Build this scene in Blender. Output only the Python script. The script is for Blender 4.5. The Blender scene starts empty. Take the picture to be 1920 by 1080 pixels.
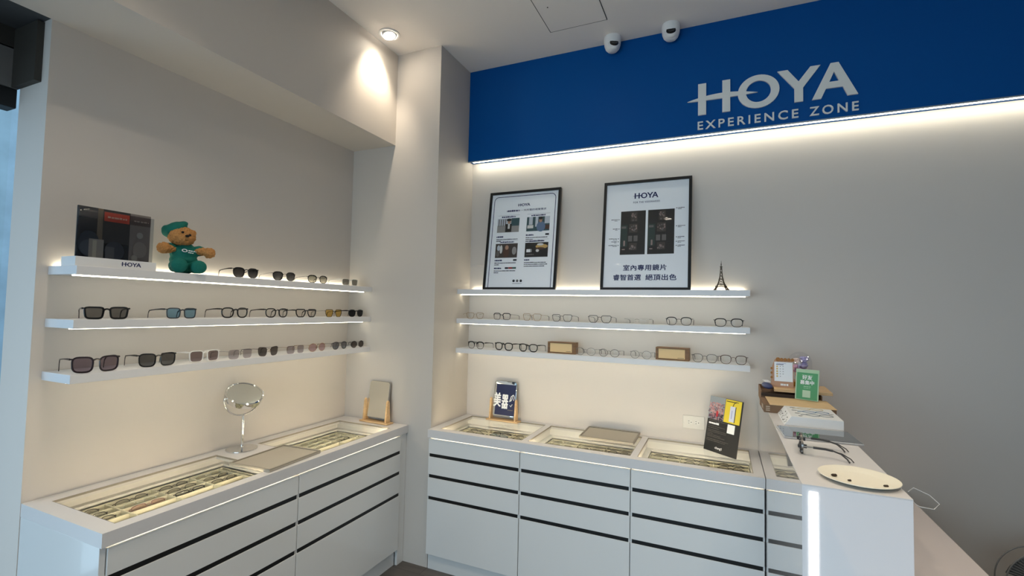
import bpy, bmesh, math, random
from mathutils import Matrix, Vector
random.seed(7)
SC = bpy.context.scene
COL = SC.collection
PI = math.pi

# ------------------------------------------------------------------ camera
CY, CP, CR = 0.4172, 0.0436, 0.0212
fwd = Vector((-math.sin(CY) * math.cos(CP), math.cos(CY) * math.cos(CP), math.sin(CP)))
r0 = Vector((math.cos(CY), math.sin(CY), 0)); u0 = r0.cross(fwd)
rt = r0 * math.cos(CR) + u0 * math.sin(CR); up = -r0 * math.sin(CR) + u0 * math.cos(CR)
cam = bpy.data.cameras.new('camera'); camo = bpy.data.objects.new('camera', cam); COL.objects.link(camo)
cam.sensor_width = 36; cam.lens = 887.76 / 1920 * 36; cam.clip_start = .02; cam.clip_end = 200
camo.matrix_world = Matrix(((rt.x, up.x, -fwd.x, 1.6706), (rt.y, up.y, -fwd.y, -3.0136), (rt.z, up.z, -fwd.z, 1.6182), (0, 0, 0, 1)))
SC.camera = camo

# ------------------------------------------------------------------ world, exposure, daylight
SC.view_settings.view_transform = 'Standard'; SC.view_settings.look = 'None'
SC.view_settings.gamma = 1; SC.view_settings.use_curve_mapping = False
SC.view_settings.exposure = 0.19
W = bpy.data.worlds.new('world'); SC.world = W; W.use_nodes = True
W.node_tree.nodes['Background'].inputs[0].default_value = (.55, .70, .85, 1)
W.node_tree.nodes['Background'].inputs[1].default_value = 1.1

def area(name, loc, rot, sx, sy, power, color, spread=PI):
    l = bpy.data.lights.new(name, 'AREA'); l.shape = 'RECTANGLE'; l.size = sx; l.size_y = sy
    l.energy = power; l.color = color; l.spread = spread
    o = bpy.data.objects.new(name, l); COL.objects.link(o); o.location = loc; o.rotation_euler = rot
    return o
# daylight entering by the shop windows: the front one and the one beside the left wall
DAY = (.56, .79, 1.0)
area('daylight_front_window', (.95, -6.25, 1.2), (PI / 2 - .25, 0, -.05), 2.6, 2.1, 27, DAY, 1.9)
area('daylight_side_window', (-1.35, -4.2, 1.25), (PI / 2, 0, -PI / 2), 3.2, 2.1, 27, DAY)

WARM = (1.0, .93, .72); NEUT = (1.0, .86, .67)
LED_SHELF, LED_TOP, LED_SIGN, LED_TRAY = 10.5, 12.0, 23.0, 32.0
DOWNLIGHTS = [  # x, y, power, aimed at (x,y,z), cone, in view
    (-.237, -.690, 24, (-.345, -.68, 3.02), 84),
    (.82, -1.05, 35, (.9, -1.2, 0), 110),
    (.30, -2.1, 35, (.3, -2.1, 0), 110),
    (1.12, -2.4, 40, (1.12, -2.4, 0), 110),
    (2.2, -1.5, 17, (2.2, -1.5, 0), 110),
    (0.3, -3.8, 35, (.3, -3.8, 0), 110),
    (2.0, -3.9, 35, (2, -3.9, 0), 110),
    (2.55, -2.45, 62, (2.5, -2.25, 0), 92)]  # last one: unseen lamp added to brighten the low staff desk

# ------------------------------------------------------------------ materials
def lin(c):
    return tuple(((v / 255) / 12.92 if v / 255 <= .04045 else ((v / 255 + .055) / 1.055) ** 2.4) for v in c)
_M = {}
def mat(name, rgb, rough=.5, metal=0, spec=.5, bump=0, bscale=60, vary=0, coat=0, emit=None, estr=0, alpha=1, trans=0, ior=1.45):
    if name in _M: return _M[name]
    m = bpy.data.materials.new(name); m.use_nodes = True; nt = m.node_tree; b = nt.nodes['Principled BSDF']
    c = lin(rgb) + (1,)
    b.inputs['Base Color'].default_value = c; b.inputs['Roughness'].default_value = rough
    b.inputs['Metallic'].default_value = metal; b.inputs['Specular IOR Level'].default_value = spec
    b.inputs['Coat Weight'].default_value = coat; b.inputs['Coat Roughness'].default_value = .03
    b.inputs['Alpha'].default_value = alpha; b.inputs['Transmission Weight'].default_value = trans; b.inputs['IOR'].default_value = ior
    if emit:
        b.inputs['Emission Color'].default_value = tuple(emit) + (1,); b.inputs['Emission Strength'].default_value = estr
    if bump or vary:
        tc = nt.nodes.new('ShaderNodeTexCoord'); n = nt.nodes.new('ShaderNodeTexNoise'); n.inputs['Scale'].default_value = bscale
        n.inputs['Detail'].default_value = 4
        nt.links.new(tc.outputs['Object'], n.inputs['Vector'])
        if bump:
            bp = nt.nodes.new('ShaderNodeBump'); bp.inputs['Strength'].default_value = bump; bp.inputs['Distance'].default_value = .002
            nt.links.new(n.outputs['Fac'], bp.inputs['Height']); nt.links.new(bp.outputs[0], b.inputs['Normal'])
        if vary:
            r = nt.nodes.new('ShaderNodeValToRGB'); r.color_ramp.elements[0].position = .3; r.color_ramp.elements[1].position = .7
            r.color_ramp.elements[0].color = tuple(v * (1 - vary) for v in c[:3]) + (1,); r.color_ramp.elements[1].color = tuple(min(1, v * (1 + vary)) for v in c[:3]) + (1,)
            nt.links.new(n.outputs['Fac'], r.inputs[0]); nt.links.new(r.outputs[0], b.inputs['Base Color'])
    _M[name] = m; return m
def led(name, color, s):
    if name in _M: return _M[name]
    m = bpy.data.materials.new(name); m.use_nodes = True; nt = m.node_tree; nt.nodes.clear()
    e = nt.nodes.new('ShaderNodeEmission'); e.inputs[0].default_value = tuple(color) + (1,); e.inputs[1].default_value = s
    o = nt.nodes.new('ShaderNodeOutputMaterial'); nt.links.new(e.outputs[0], o.inputs[0]); _M[name] = m; return m
def glassy(name, tint, refl=.4, rough=.02):
    """thin clear or tinted sheet: tinted see-through plus a fresnel reflection"""
    if name in _M: return _M[name]
    m = bpy.data.materials.new(name); m.use_nodes = True; nt = m.node_tree; nt.nodes.clear()
    t = nt.nodes.new('ShaderNodeBsdfTransparent'); t.inputs[0].default_value = tuple(math.sqrt(v) for v in lin(tint)) + (1,)
    g = nt.nodes.new('ShaderNodeBsdfGlossy'); g.inputs['Roughness'].default_value = rough
    f = nt.nodes.new('ShaderNodeFresnel'); f.inputs[0].default_value = 1.45
    gm = nt.nodes.new('ShaderNodeNewGeometry'); iv = nt.nodes.new('ShaderNodeMath'); iv.operation = 'SUBTRACT'; iv.inputs[0].default_value = 1
    nt.links.new(gm.outputs['Backfacing'], iv.inputs[1])
    mp = nt.nodes.new('ShaderNodeMath'); mp.operation = 'MULTIPLY'; iv.use_clamp = True; nt.links.new(iv.outputs[0], mp.inputs[1])
    m2 = nt.nodes.new('ShaderNodeMath'); m2.operation = 'MULTIPLY'; m2.inputs[1].default_value = refl; nt.links.new(mp.outputs[0], m2.inputs[0])
    mx = nt.nodes.new('ShaderNodeMixShader'); o = nt.nodes.new('ShaderNodeOutputMaterial')
    nt.links.new(f.outputs[0], mp.inputs[0]); nt.links.new(m2.outputs[0], mx.inputs[0])
    nt.links.new(t.outputs[0], mx.inputs[1]); nt.links.new(g.outputs[0], mx.inputs[2]); nt.links.new(mx.outputs[0], o.inputs[0])
    _M[name] = m; return m
def wood(name, a, b, scale=(1, 12, 12)):
    if name in _M: return _M[name]
    m = bpy.data.materials.new(name); m.use_nodes = True; nt = m.node_tree; bs = nt.nodes['Principled BSDF']; bs.inputs['Roughness'].default_value = .5
    tc = nt.nodes.new('ShaderNodeTexCoord'); mp = nt.nodes.new('ShaderNodeMapping'); mp.inputs['Scale'].default_value = scale
    n = nt.nodes.new('ShaderNodeTexNoise'); n.inputs['Scale'].default_value = 8; n.inputs['Detail'].default_value = 5
    r = nt.nodes.new('ShaderNodeValToRGB'); r.color_ramp.elements[0].color = lin(a) + (1,); r.color_ramp.elements[1].color = lin(b) + (1,)
    r.color_ramp.elements[0].position = .35; r.color_ramp.elements[1].position = .65
    nt.links.new(tc.outputs['Object'], mp.inputs[0]); nt.links.new(mp.outputs[0], n.inputs['Vector']); nt.links.new(n.outputs['Fac'], r.inputs[0])
    nt.links.new(r.outputs[0], bs.inputs['Base Color']); _M[name] = m; return m

WALL = mat('wall_paint', (213, 205, 197), .65, bump=.03, bscale=220)
WALLW = mat('white_paint', (203, 196, 188), .6, bump=.03, bscale=220)
CEIL = mat('ceiling_paint', (240, 235, 230), .8, bump=.03, bscale=160)
LAM = mat('white_laminate', (224, 224, 222), .16, spec=.5, coat=.35)
GLOSSLAM = mat('gloss_white_laminate', (225, 226, 230), .05, spec=.7, coat=1.0)
SHELFM = mat('shelf_lacquer', (222, 222, 224), .3)
TOPM = mat('countertop_lacquer', (216, 213, 212), .28)
BLACKGAP = mat('black_channel', (6, 6, 6), .4)
CREAM = mat('cream_velvet', (218, 213, 190), .85, bump=.3, bscale=600)
BLUE = mat('blue_acrylic', (0, 82, 154), .45, spec=.15)
SIGNW = mat('satin_white_letter', (236, 236, 232), .45)
BLK = mat('black_acetate', (14, 13, 13), .18)
CHROME = mat('chrome', (225, 226, 226), .06, metal=1)
SILVER = mat('silver_metal', (128, 124, 120), .3, metal=.8)
GUN = mat('gunmetal', (44, 41, 40), .35, metal=.5)
GOLD = mat('pale_gold_metal', (158, 128, 92), .3, metal=.8)
WHITEP = mat('white_acetate', (235, 232, 226), .25)
NAVYINK = mat('navy_ink', (22, 30, 84), .5)
DARKINK = mat('dark_ink', (40, 42, 50), .6)
PAPER = mat('white_paper', (243, 245, 248), .35)
PW = mat('plain_white', (240, 240, 240), .5)
MIRROR = mat('mirror_glass', (225, 228, 226), .015, metal=1)
GLASS = glassy('clear_glass', (250, 252, 250), .5)
CLEARACR = glassy('clear_acrylic', (236, 240, 240), .8)
OAK = wood('light_wood', (206, 168, 120), (222, 188, 142))
KRAFT = mat('kraft_board', (216, 186, 142), .8, vary=.05, bscale=20)
DKRAFT = mat('dark_kraft_board', (126, 98, 74), .8, vary=.08, bscale=20)

# ------------------------------------------------------------------ mesh helpers
class MB:
    def __init__(s): s.v = []; s.f = []; s.m = []; s.mats = []
    def mi(s, m):
        if m not in s.mats: s.mats.append(m)
        return s.mats.index(m)
    def add(s, vs, fs, m, M=None):
        k = len(s.v); i = s.mi(m)
        s.v += [tuple(M @ Vector(v)) if M else tuple(v) for v in vs]
        for f in fs: s.f.append(tuple(k + a for a in f)); s.m.append(i)
        return s
    def box(s, x0, y0, z0, x1, y1, z1, m, M=None):
        if x0 > x1: x0, x1 = x1, x0
        if y0 > y1: y0, y1 = y1, y0
        if z0 > z1: z0, z1 = z1, z0
        return s.add([(x0, y0, z0), (x1, y0, z0), (x1, y1, z0), (x0, y1, z0), (x0, y0, z1), (x1, y0, z1), (x1, y1, z1), (x0, y1, z1)],
              [(0, 3, 2, 1), (4, 5, 6, 7), (0, 1, 5, 4), (1, 2, 6, 5), (2, 3, 7, 6), (3, 0, 4, 7)], m, M)
    def prism(s, poly, d0, d1, m, M=None):
        """poly in local x,z (counter-clockwise seen from -y), extruded along y"""
        n = len(poly); vs = [(x, d0, z) for x, z in poly] + [(x, d1, z) for x, z in poly]
        fs = [tuple(range(n)), tuple(reversed(range(n, 2 * n)))] + [(i, i + n, (i + 1) % n + n, (i + 1) % n) for i in range(n)]
        return s.add(vs, fs, m, M)
    def ring(s, outer, inner, d0, d1, m, M=None):
        n = len(outer); vs = [(x, d0, z) for x, z in outer] + [(x, d0, z) for x, z in inner] + [(x, d1, z) for x, z in outer] + [(x, d1, z) for x, z in inner]
        fs = []
        for i in range(n):
            j = (i + 1) % n
            fs += [(i, j, n + j, n + i), (2 * n + j, 2 * n + i, 3 * n + i, 3 * n + j), (j, i, 2 * n + i, 2 * n + j), (n + i, n + j, 3 * n + j, 3 * n + i)]
        return s.add(vs, fs, m, M)
    def tube(s, pts, r, m, seg=6, closed=False, M=None, ry=None):
        pts = [Vector(p) for p in pts]; n = len(pts); rs = r if isinstance(r, (list, tuple)) else [r] * n
        q = (ry / r) if (ry and not isinstance(r, (list, tuple))) else 1
        vs = []; prev = None
        for i, p in enumerate(pts):
            a = pts[(i - 1) % n] if (closed or i > 0) else p; b = pts[(i + 1) % n] if (closed or i < n - 1) else p
            t = (b - a).normalized()
            if prev is None:
                ref = Vector((0, 0, 1)) if abs(t.z) < .9 else Vector((0, 1, 0)); nn = t.cross(ref).normalized()
            else:
                nn = (prev - t * prev.dot(t)); nn = nn.normalized() if nn.length > 1e-9 else prev
            prev = nn; bb = t.cross(nn)
            for k in range(seg):
                an = 2 * PI * k / seg; vs.append(tuple(p + nn * math.cos(an) * rs[i] + bb * math.sin(an) * rs[i] * q))
        fs = []
        for i in range(n if closed else n - 1):
            j = (i + 1) % n
            for k in range(seg):
                l = (k + 1) % seg; fs.append((i * seg + k, i * seg + l, j * seg + l, j * seg + k))
        if not closed: fs += [tuple(reversed(range(seg))), tuple(range((n - 1) * seg, n * seg))]
        return s.add(vs, fs, m, M)
    def lathe(s, prof, m, seg=32, M=None, cap=True):
        """prof = [(radius, z)...] about z"""
        vs = []; n = len(prof)
        for rr, z in prof:
            for k in range(seg): a = 2 * PI * k / seg; vs.append((rr * math.cos(a), rr * math.sin(a), z))
        fs = []
        for i in range(n - 1):
            for k in range(seg):
                l = (k + 1) % seg; fs.append((i * seg + k, i * seg + l, (i + 1) * seg + l, (i + 1) * seg + k))
        if cap: fs += [tuple(reversed(range(seg))), tuple(range((n - 1) * seg, n * seg))]
        return s.add(vs, fs, m, M)
    def ball(s, c, r, m, seg=16, rings=10, M=None):
        r = r if isinstance(r, (tuple, list)) else (r, r, r)
        pr = [(max(1e-4, math.sin(PI * i / rings)), -math.cos(PI * i / rings)) for i in range(rings + 1)]
        T = Matrix.Translation(c) @ Matrix.Diagonal((r[0], r[1], r[2], 1))
        return s.lathe(pr, m, seg, (M @ T) if M else T)
    def build(s, name, parent=None, bevel=0, smooth=None, loc=None, rot=None, bseg=2):
        me = bpy.data.meshes.new(name); me.from_pydata(s.v, [], s.f)
        for mm in s.mats: me.materials.append(mm)
        me.polygons.foreach_set('material_index', s.m)
        bm = bmesh.new(); bm.from_mesh(me); bmesh.ops.recalc_face_normals(bm, faces=bm.faces); bm.to_mesh(me); bm.free()
        if smooth is not None:
            me.polygons.foreach_set('use_smooth', [True] * len(me.polygons)); me.set_sharp_from_angle(angle=math.radians(smooth))
        me.update(); o = bpy.data.objects.new(name, me); COL.objects.link(o)
        if parent: o.parent = parent
        if loc: o.location = loc
        if rot: o.rotation_euler = rot
        if bevel:
            b = o.modifiers.new('bevel', 'BEVEL'); b.width = bevel; b.segments = bseg; b.limit_method = 'ANGLE'; b.angle_limit = math.radians(40)
        return o
def tag(o, label, cat, group=None):
    o['label'] = label; o['category'] = cat
    if group: o['group'] = group
    return o
def thing(name, label, cat, loc=(0, 0, 0), rz=0, group=None, rot=None):
    o = bpy.data.objects.new(name, None); COL.objects.link(o); o.location = loc; o.rotation_euler = rot or (0, 0, rz)
    o.empty_display_size = .05
    return tag(o, label, cat, group)
def struct(o): o['kind'] = 'structure'; return o
KIDS = {}
def copy_tree(o, parent=None):
    c = o.copy(); COL.objects.link(c); c.parent = parent
    for ch in list(o.children): copy_tree(ch, c)
    return c
_TX = {}
def text_mesh(body, bold=0.0, space=1.0):
    key = (body, bold, space)
    if key in _TX: return _TX[key]
    c = bpy.data.curves.new('t', 'FONT'); c.body = body; c.offset = bold; c.space_character = space; c.resolution_u = 3
    o = bpy.data.objects.new('t', c); COL.objects.link(o); bpy.context.view_layer.update()
    me = bpy.data.meshes.new_from_object(o.evaluated_get(bpy.context.evaluated_depsgraph_get()))
    vs = [tuple(v.co) for v in me.vertices]; fs = [tuple(p.vertices) for p in me.polygons]
    bpy.data.objects.remove(o); bpy.data.curves.remove(c); bpy.data.meshes.remove(me)
    _TX[key] = (vs, fs); return vs, fs
def put_text(mb, body, x0, z0, m, M, h=None, w=None, y=0, bold=0.0, space=1.0, center=False, right=False):
    """flat lettering in the local xz plane at depth y; x0,z0 = lower left (or centre / right)"""
    vs, fs = text_mesh(body, 0, space)
    ax = min(v[0] for v in vs); bx = max(v[0] for v in vs); az = min(v[1] for v in vs); bz = max(v[1] for v in vs)
    sy = h / (bz - az) if h else w / (bx - ax); sx = (w / (bx - ax)) if w else sy
    off = -(bx - ax) * sx * (.5 if center else 1 if right else 0)
    k = bold * (sy if h else sx); sh = [(0, 0)] if not bold else [(-k, 0), (k, 0), (0, -k * .7), (0, k * .7)]
    for q, (dx_, dz_) in enumerate(sh):
        mb.add([((v[0] - ax) * sx + x0 + off + dx_, y - .00002 * q, (v[1] - az) * sy + z0 + dz_) for v in vs], fs, m, M)
def greek(mb, x, z, w, h, m, M, y, word=.012, rnd=random, gap=.25):
    """a line of print too small to read: short dashes"""
    p = x
    while p < x + w - .002:
        ww = min(word * rnd.uniform(.5, 1.6), x + w - p)
        mb.box(p, y - .0002, z, p + ww, y, z + h * rnd.uniform(.75, 1), m, M); p += ww + word * gap * rnd.uniform(.4, 1.3)
def loose_parts(vs, fs):
    par = list(range(len(vs)))
    def find(a):
        while par[a] != a: par[a] = par[par[a]]; a = par[a]
        return a
    for f in fs:
        for a in f[1:]: par[find(a)] = find(f[0])
    out = {}
    for f in fs: out.setdefault(find(f[0]), []).append(f)
    res = []
    for g in out.values():
        idx = sorted({a for f in g for a in f}); mp = {a: i for i, a in enumerate(idx)}
        res.append(([vs[a] for a in idx], [tuple(mp[a] for a in f) for f in g]))
    res.sort(key=lambda r: min(v[0] for v in r[0])); return res

# ------------------------------------------------------------------ HOYA lettering (x,z unit: z 0..1, same as on the wall sign)
def hoya_shapes():
    k = 1 / .186; X = lambda x: (x - 1.542) * k; Z = lambda z: (z - 2.775) * k
    H1 = [(X(1.542), 0), (X(1.586), 0), (X(1.586), 1), (X(1.542), 1)]
    H2 = [(X(1.672), 0), (X(1.714), 0), (X(1.714), 1), (X(1.672), 1)]
    n = 40; cx, cz = X(1.857), Z(2.8665)
    O = ([(cx + X(1.961) * 0 + .104 * k * math.cos(2 * PI * i / n), cz + .094 * k * math.sin(2 * PI * i / n)) for i in range(n)],
         [(cx + .062 * k * math.cos(2 * PI * i / n), cz + .061 * k * math.sin(2 * PI * i / n)) for i in range(n)])
    Y = [(X(2.032), 0), (X(2.073), 0), (X(2.073), Z(2.851)), (X(2.154), 1), (X(2.107), 1), (X(2.052), Z(2.888)), (X(2.0), 1), (X(1.951), 1), (X(2.032), Z(2.851))]
    A = [(X(2.114), 0), (X(2.156), 0), (X(2.178), Z(2.826)), (X(2.253), Z(2.826)), (X(2.274), 0), (X(2.320), 0), (X(2.235), 1), (X(2.199), 1)]
    Ah = [(X(2.193), Z(2.860)), (X(2.236), Z(2.860)), (X(2.2145), Z(2.912))]
    S = []
    top = []; bot = []
    for i in range(25):
        t = i / 24; x = 1.483 + (1.854 - 1.483) * t; zc = 2.8625 + .011 * math.sin(PI * t); hw = .0155 * math.sin(PI * min(1, t * 1.02)) ** .8 if 0 < t < 1 else 0
        top.append((X(x), Z(zc + hw))); bot.append((X(x), Z(zc - hw)))
    S = bot[1:-1] + [top[-1]] + list(reversed(top[1:-1])) + [top[0]]
    return H1, H2, O, Y, A, Ah, S
HS = hoya_shapes()
def poly_A(mb, A, Ah, d0, d1, m, M):
    # A built from three limbs so that its counter stays open
    (a0, a1, a2, a3, a4, a5, a6, a7) = A; h0, h1, h2 = Ah
    mb.prism([a0, a1, a2, h0, h2, ((a7[0] + a6[0]) / 2, 1), a7], d0, d1, m, M)
    mb.prism([a4, a5, a6, ((a7[0] + a6[0]) / 2, 1), h2, h1, a3], d0, d1, m, M)
    mb.prism([a2, a3, h1, h0], d0, d1, m, M)
def hoya(mb, x0, z0, h, m, M, y, th=.0004, sx=1.0):
    T = M @ Matrix.Translation((x0, y, z0)) @ Matrix.Diagonal((h * sx, 1, h, 1))
    H1, H2, O, Y, A, Ah, S = HS
    for P in (H1, H2, Y, S): mb.prism(P, -th, 0, m, T)
    mb.ring(O[0], O[1], -th, 0, m, T); poly_A(mb, A, Ah, -th, 0, m, T)
HOYA_W = (2.320 - 1.542) / .186     # width for height 1
I4 = Matrix.Identity(4)

# ------------------------------------------------------------------ room shell
XL, YP, H = -.705, -.457, 3.323     # left wall, pillar front, ceiling
def panel(name, b, m):
    mb = MB(); mb.box(*b, m); return struct(mb.build(name))
def floor_mat():
    m = bpy.data.materials.new('floor_planks'); m.use_nodes = True; nt = m.node_tree; b = nt.nodes['Principled BSDF']; b.inputs['Roughness'].default_value = .45
    tc = nt.nodes.new('ShaderNodeTexCoord'); br = nt.nodes.new('ShaderNodeTexBrick'); br.inputs['Scale'].default_value = 1
    br.inputs['Brick Width'].default_value = 1.2; br.inputs['Row Height'].default_value = .18; br.inputs['Mortar Size'].default_value = .0015
    br.inputs['Color1'].default_value = lin((96, 90, 85)) + (1,); br.inputs['Color2'].default_value = lin((84, 79, 75)) + (1,); br.inputs['Mortar'].default_value = lin((50, 46, 44)) + (1,)
    n = nt.nodes.new('ShaderNodeTexNoise'); n.inputs['Scale'].default_value = 6; n.inputs['Detail'].default_value = 6
    mp = nt.nodes.new('ShaderNodeMapping'); mp.inputs['Scale'].default_value = (.6, 5, 1)
    mx = nt.nodes.new('ShaderNodeMix'); mx.data_type = 'RGBA'; mx.blend_type = 'OVERLAY'; mx.inputs[0].default_value = .45
    nt.links.new(tc.outputs['Object'], br.inputs['Vector']); nt.links.new(tc.outputs['Object'], mp.inputs[0]); nt.links.new(mp.outputs[0], n.inputs['Vector'])
    nt.links.new(br.outputs['Color'], mx.inputs[6]); nt.links.new(n.outputs['Fac'], mx.inputs[7]); nt.links.new(mx.outputs[2], b.inputs['Base Color'])
    return m
panel('floor', (-1.2, -6.1, -.1, 5.1, .1, 0), floor_mat())
mb = MB(); mb.box(-.346, -6.1, H, 5.1, .1, H + .1, CEIL)
GR = mat('hatch_gap', (60, 60, 58), .8)
struct(mb.build('ceiling'))
panel('wall_back', (0, 0, 0, 5.1, .1, H), WALL)
panel('wall_left', (XL - .22, -2.108, 0, XL, 0, H), WALL)
panel('wall_corner', (XL, YP, 0, 0, 0, H), WALLW)          # the pier between the two display bays
panel('wall_right', (5.0, -6.1, 0, 5.1, 0, H), WALL)
mb = MB(); mb.box(-1.2, -6.1, 0, -.6, -6.0, H, WALL); mb.box(2.6, -6.1, 0, 5.1, -6.0, H, WALL); mb.box(-.6, -6.1, 2.3, 2.6, -6.0, H, WALL)
struct(mb.build('wall_front'))
mb = MB(); mb.box(XL, -6.0, 2.702, -.346, YP, H + .1, WALLW); struct(mb.build('trim_1'))       # boxed beam along the left bay
SHADEGAP = mat('shade_and_gap_brown', (60, 57, 52), .6); GREYCL = mat('grey_cladding', (120, 118, 116), .5)
mb = MB(); mb.box(-1.2, -6.0, 2.463, -.937, -2.108, 2.625, GREYCL); mb.box(-.937, -2.13, 2.463, -.757, -2.108, 2.70, SHADEGAP)  # dark panel puts the shade at the wall end into the colour
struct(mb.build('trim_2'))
mb = MB(); mb.box(-1.2, -6.0, 2.705, XL, -2.108, 2.80, mat('soffit_grey', (70, 72, 74), .8)); mb.box(-1.3, -6.0, 2.6, -1.2, -2.108, 2.80, SHADEGAP); mb.box(-1.2, -2.2, 2.62, -.937, -2.108, 2.705, SHADEGAP)
struct(mb.build('trim_3'))
# windows
FR = mat('dark_window_frame', (40, 42, 44), .4, metal=.5)
w1 = struct(MB().box(-1.02, -6.0, 2.385, -.945, -2.108, 2.463, FR).box(-1.02, -6, 0, -.945, -2.108, .06, FR).box(-1.02, -4.2, 0, -.945, -4.14, 2.4, FR).build('window_1', bevel=.003))
MB().box(-.99, -6.0, .06, -.982, -4.2, 2.385, GLASS).box(-.99, -4.14, .06, -.982, -2.108, 2.385, GLASS).build('window_glass', w1)
w2 = struct(MB().box(-.6, -6.08, .0, 2.6, -6.02, .05, FR).box(-.6, -6.08, 2.25, 2.6, -6.02, 2.3, FR).box(-.6, -6.08, .05, -.55, -6.02, 2.25, FR).box(2.55, -6.08, .05, 2.6, -6.02, 2.25, FR).box(.98, -6.08, .05, 1.02, -6.02, 2.25, FR).build('window_2', bevel=.003))
MB().box(-.55, -6.055, .05, .98, -6.047, 2.25, GLASS).box(1.02, -6.055, .05, 2.55, -6.047, 2.25, GLASS).build('window_glass', w2)
# pavement and the building over the street, seen through the window
mb = MB().box(-14, -16, -.12, -1.2, 4, -.1, mat('pavement', (120, 128, 135), .8, vary=.1, bscale=3)); struct(mb.build('ground'))
bd = MB().box(-12, -9, -.1, -9, 4, 9, mat('facade_tiles', (168, 200, 216), .5, vary=.15, bscale=2))
fac = tag(bd.build('building'), 'grey blue tiled building across the street, seen through the side window', 'building')
for k in range(5):
    wn = MB().box(-9.03, -8 + 2.2 * k, 1.0, -8.97, -6.6 + 2.2 * k, 3.0, mat('dark_pane', (46, 62, 74), .15)); wn.build('window', fac)
mb = MB().box(.0, -.004, 0, 0, 0, 0, WALL)

# ------------------------------------------------------------------ ceiling fittings
hx0, hx1, hy0, hy1 = .705, 1.056, -.85, -.333
hatch = thing('access_panel', 'square white access hatch set flush in the ceiling', 'ceiling hatch', (.88, -.59, H))
MB().box(-.172, -.255, -.003, .172, .255, -.0005, CEIL).build('hatch_door', hatch)
g = MB(); t = .004
g.box(-.1765, -.26, -.002, .1765, -.256, -.0002, GR); g.box(-.1765, .256, -.002, .1765, .26, -.0002, GR); g.box(-.1765, -.26, -.002, -.1725, .26, -.0002, GR); g.box(.1725, -.26, -.002, .1765, .26, -.0002, GR)
g.build('shadow_gap', hatch)
MB().ball((0, 0, 0), (.004, .004, .002), GR).build('latch', hatch, loc=(-.11, .02, -.004))

def downlight(x, y, power, aim, cone, label):
    t = thing('ceiling_downlight', label, 'ceiling light', (x, y, H), group='recessed ceiling downlights')
    n = 40
    MB().lathe([(.064, -.0005), (.066, -.005), (.06, -.008), (.05, -.006), (.047, -.0005)], PW, n).build('trim_ring', t, smooth=40)
    d = (Vector(aim) - Vector((x, y, H))).normalized()
    q = d.to_track_quat('-Z', 'Y')
    em = MB().lathe([(.0005, -.001), (.036, -.001), (.036, .0), (.0005, .0)], led('downlight_led', (1.0, .90, .74), 60), 24, cap=False)
    lens = em.build('lamp_face', t)
    tilt = Vector(d); ez = q.to_euler()
    lens.location = (0, 0, -.014) if cone < 90 else (0, 0, -.008); lens.rotation_euler = (0, math.radians(-14) if cone < 90 else 0, 0)
    MB().lathe([(.046, -.0), (.043, -.010), (.037, -.012), (.037, -.003)], mat('grey_gimbal', (150, 150, 150), .4), 24, cap=False).build('gimbal', t, smooth=40, rot=lens.rotation_euler)
    l = bpy.data.lights.new('downlight_lamp', 'SPOT'); l.energy = power; l.color = NEUT; l.spot_size = math.radians(cone); l.spot_blend = .9 if cone < 90 else 1; l.shadow_soft_size = .04
    o = bpy.data.objects.new('downlight_lamp', l); COL.objects.link(o); o.location = Vector((x, y, H - .03)) + d * .01; o.rotation_euler = q.to_euler()
DL = ['round white downlight glowing in the ceiling corner beside the beam', 'round ceiling downlight just off the access hatch, out over the floor', 'ceiling downlight over the left display counter',
      'ceiling downlight over the middle of the shop', 'ceiling downlight over the reception counter', 'ceiling downlight toward the shop front, left', 'ceiling downlight toward the shop front, right', 'unseen ceiling downlight added over the staff area to brighten the desk']
for a, lb in zip(DOWNLIGHTS, DL): downlight(*a, lb)

def dome_camera(x, y, label, yaw):
    t = thing('security_camera', label, 'security camera', (x, y, H), rz=yaw, group='ceiling security cameras')
    MB().lathe([(.05, 0), (.052, -.006), (.052, -.03), (.049, -.055), (.042, -.075), (.03, -.088), (.002, -.092)], PW, 36, cap=False).build('housing', t, smooth=50)
    M = Matrix.Translation((0, -.016, -.07)) @ Matrix.Rotation(math.radians(62), 4, 'X')
    MB().lathe([(.001, .034), (.012, .0335), (.026, .028), (.032, .02), (.034, .01)], PW, 32, M, cap=False).build('eyeball', t, smooth=60)
    lwin = MB().lathe([(.0265, .024), (.0275, .03), (.0255, .035), (.012, .0385), (.0005, .039)], mat('camera_black', (16, 16, 17), .12), 32, M, cap=False).build('lens_window', t, smooth=50)
    g = MB()
    for k in range(-3, 4):
        g.lathe([(.0016, .0), (.0016, .0012)], mat('led_dot', (150, 150, 150), .4), 8, M @ Matrix.Translation((.017 * math.sin(k * .28), -.017 * math.cos(k * .28), .0362)))
    g.build('infrared_leds', lwin)
    MB().tube([Vector((0, -.016, -.07)) + Vector((.036 * math.cos(a), -.02 - .0 + -.0 * a, .036 * math.sin(a))) + Vector((0, .002, .0)) for a in [math.radians(20 + 140 * i / 16) for i in range(17)]], .0016, mat('shadow_line', (70, 70, 70), .6), 6).build('seam', t)
dome_camera(1.045, -.135, 'white dome security camera, left of the two above the blue sign', .45)
dome_camera(1.392, -.135, 'white dome security camera, right of the two above the blue sign', .12)

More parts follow.
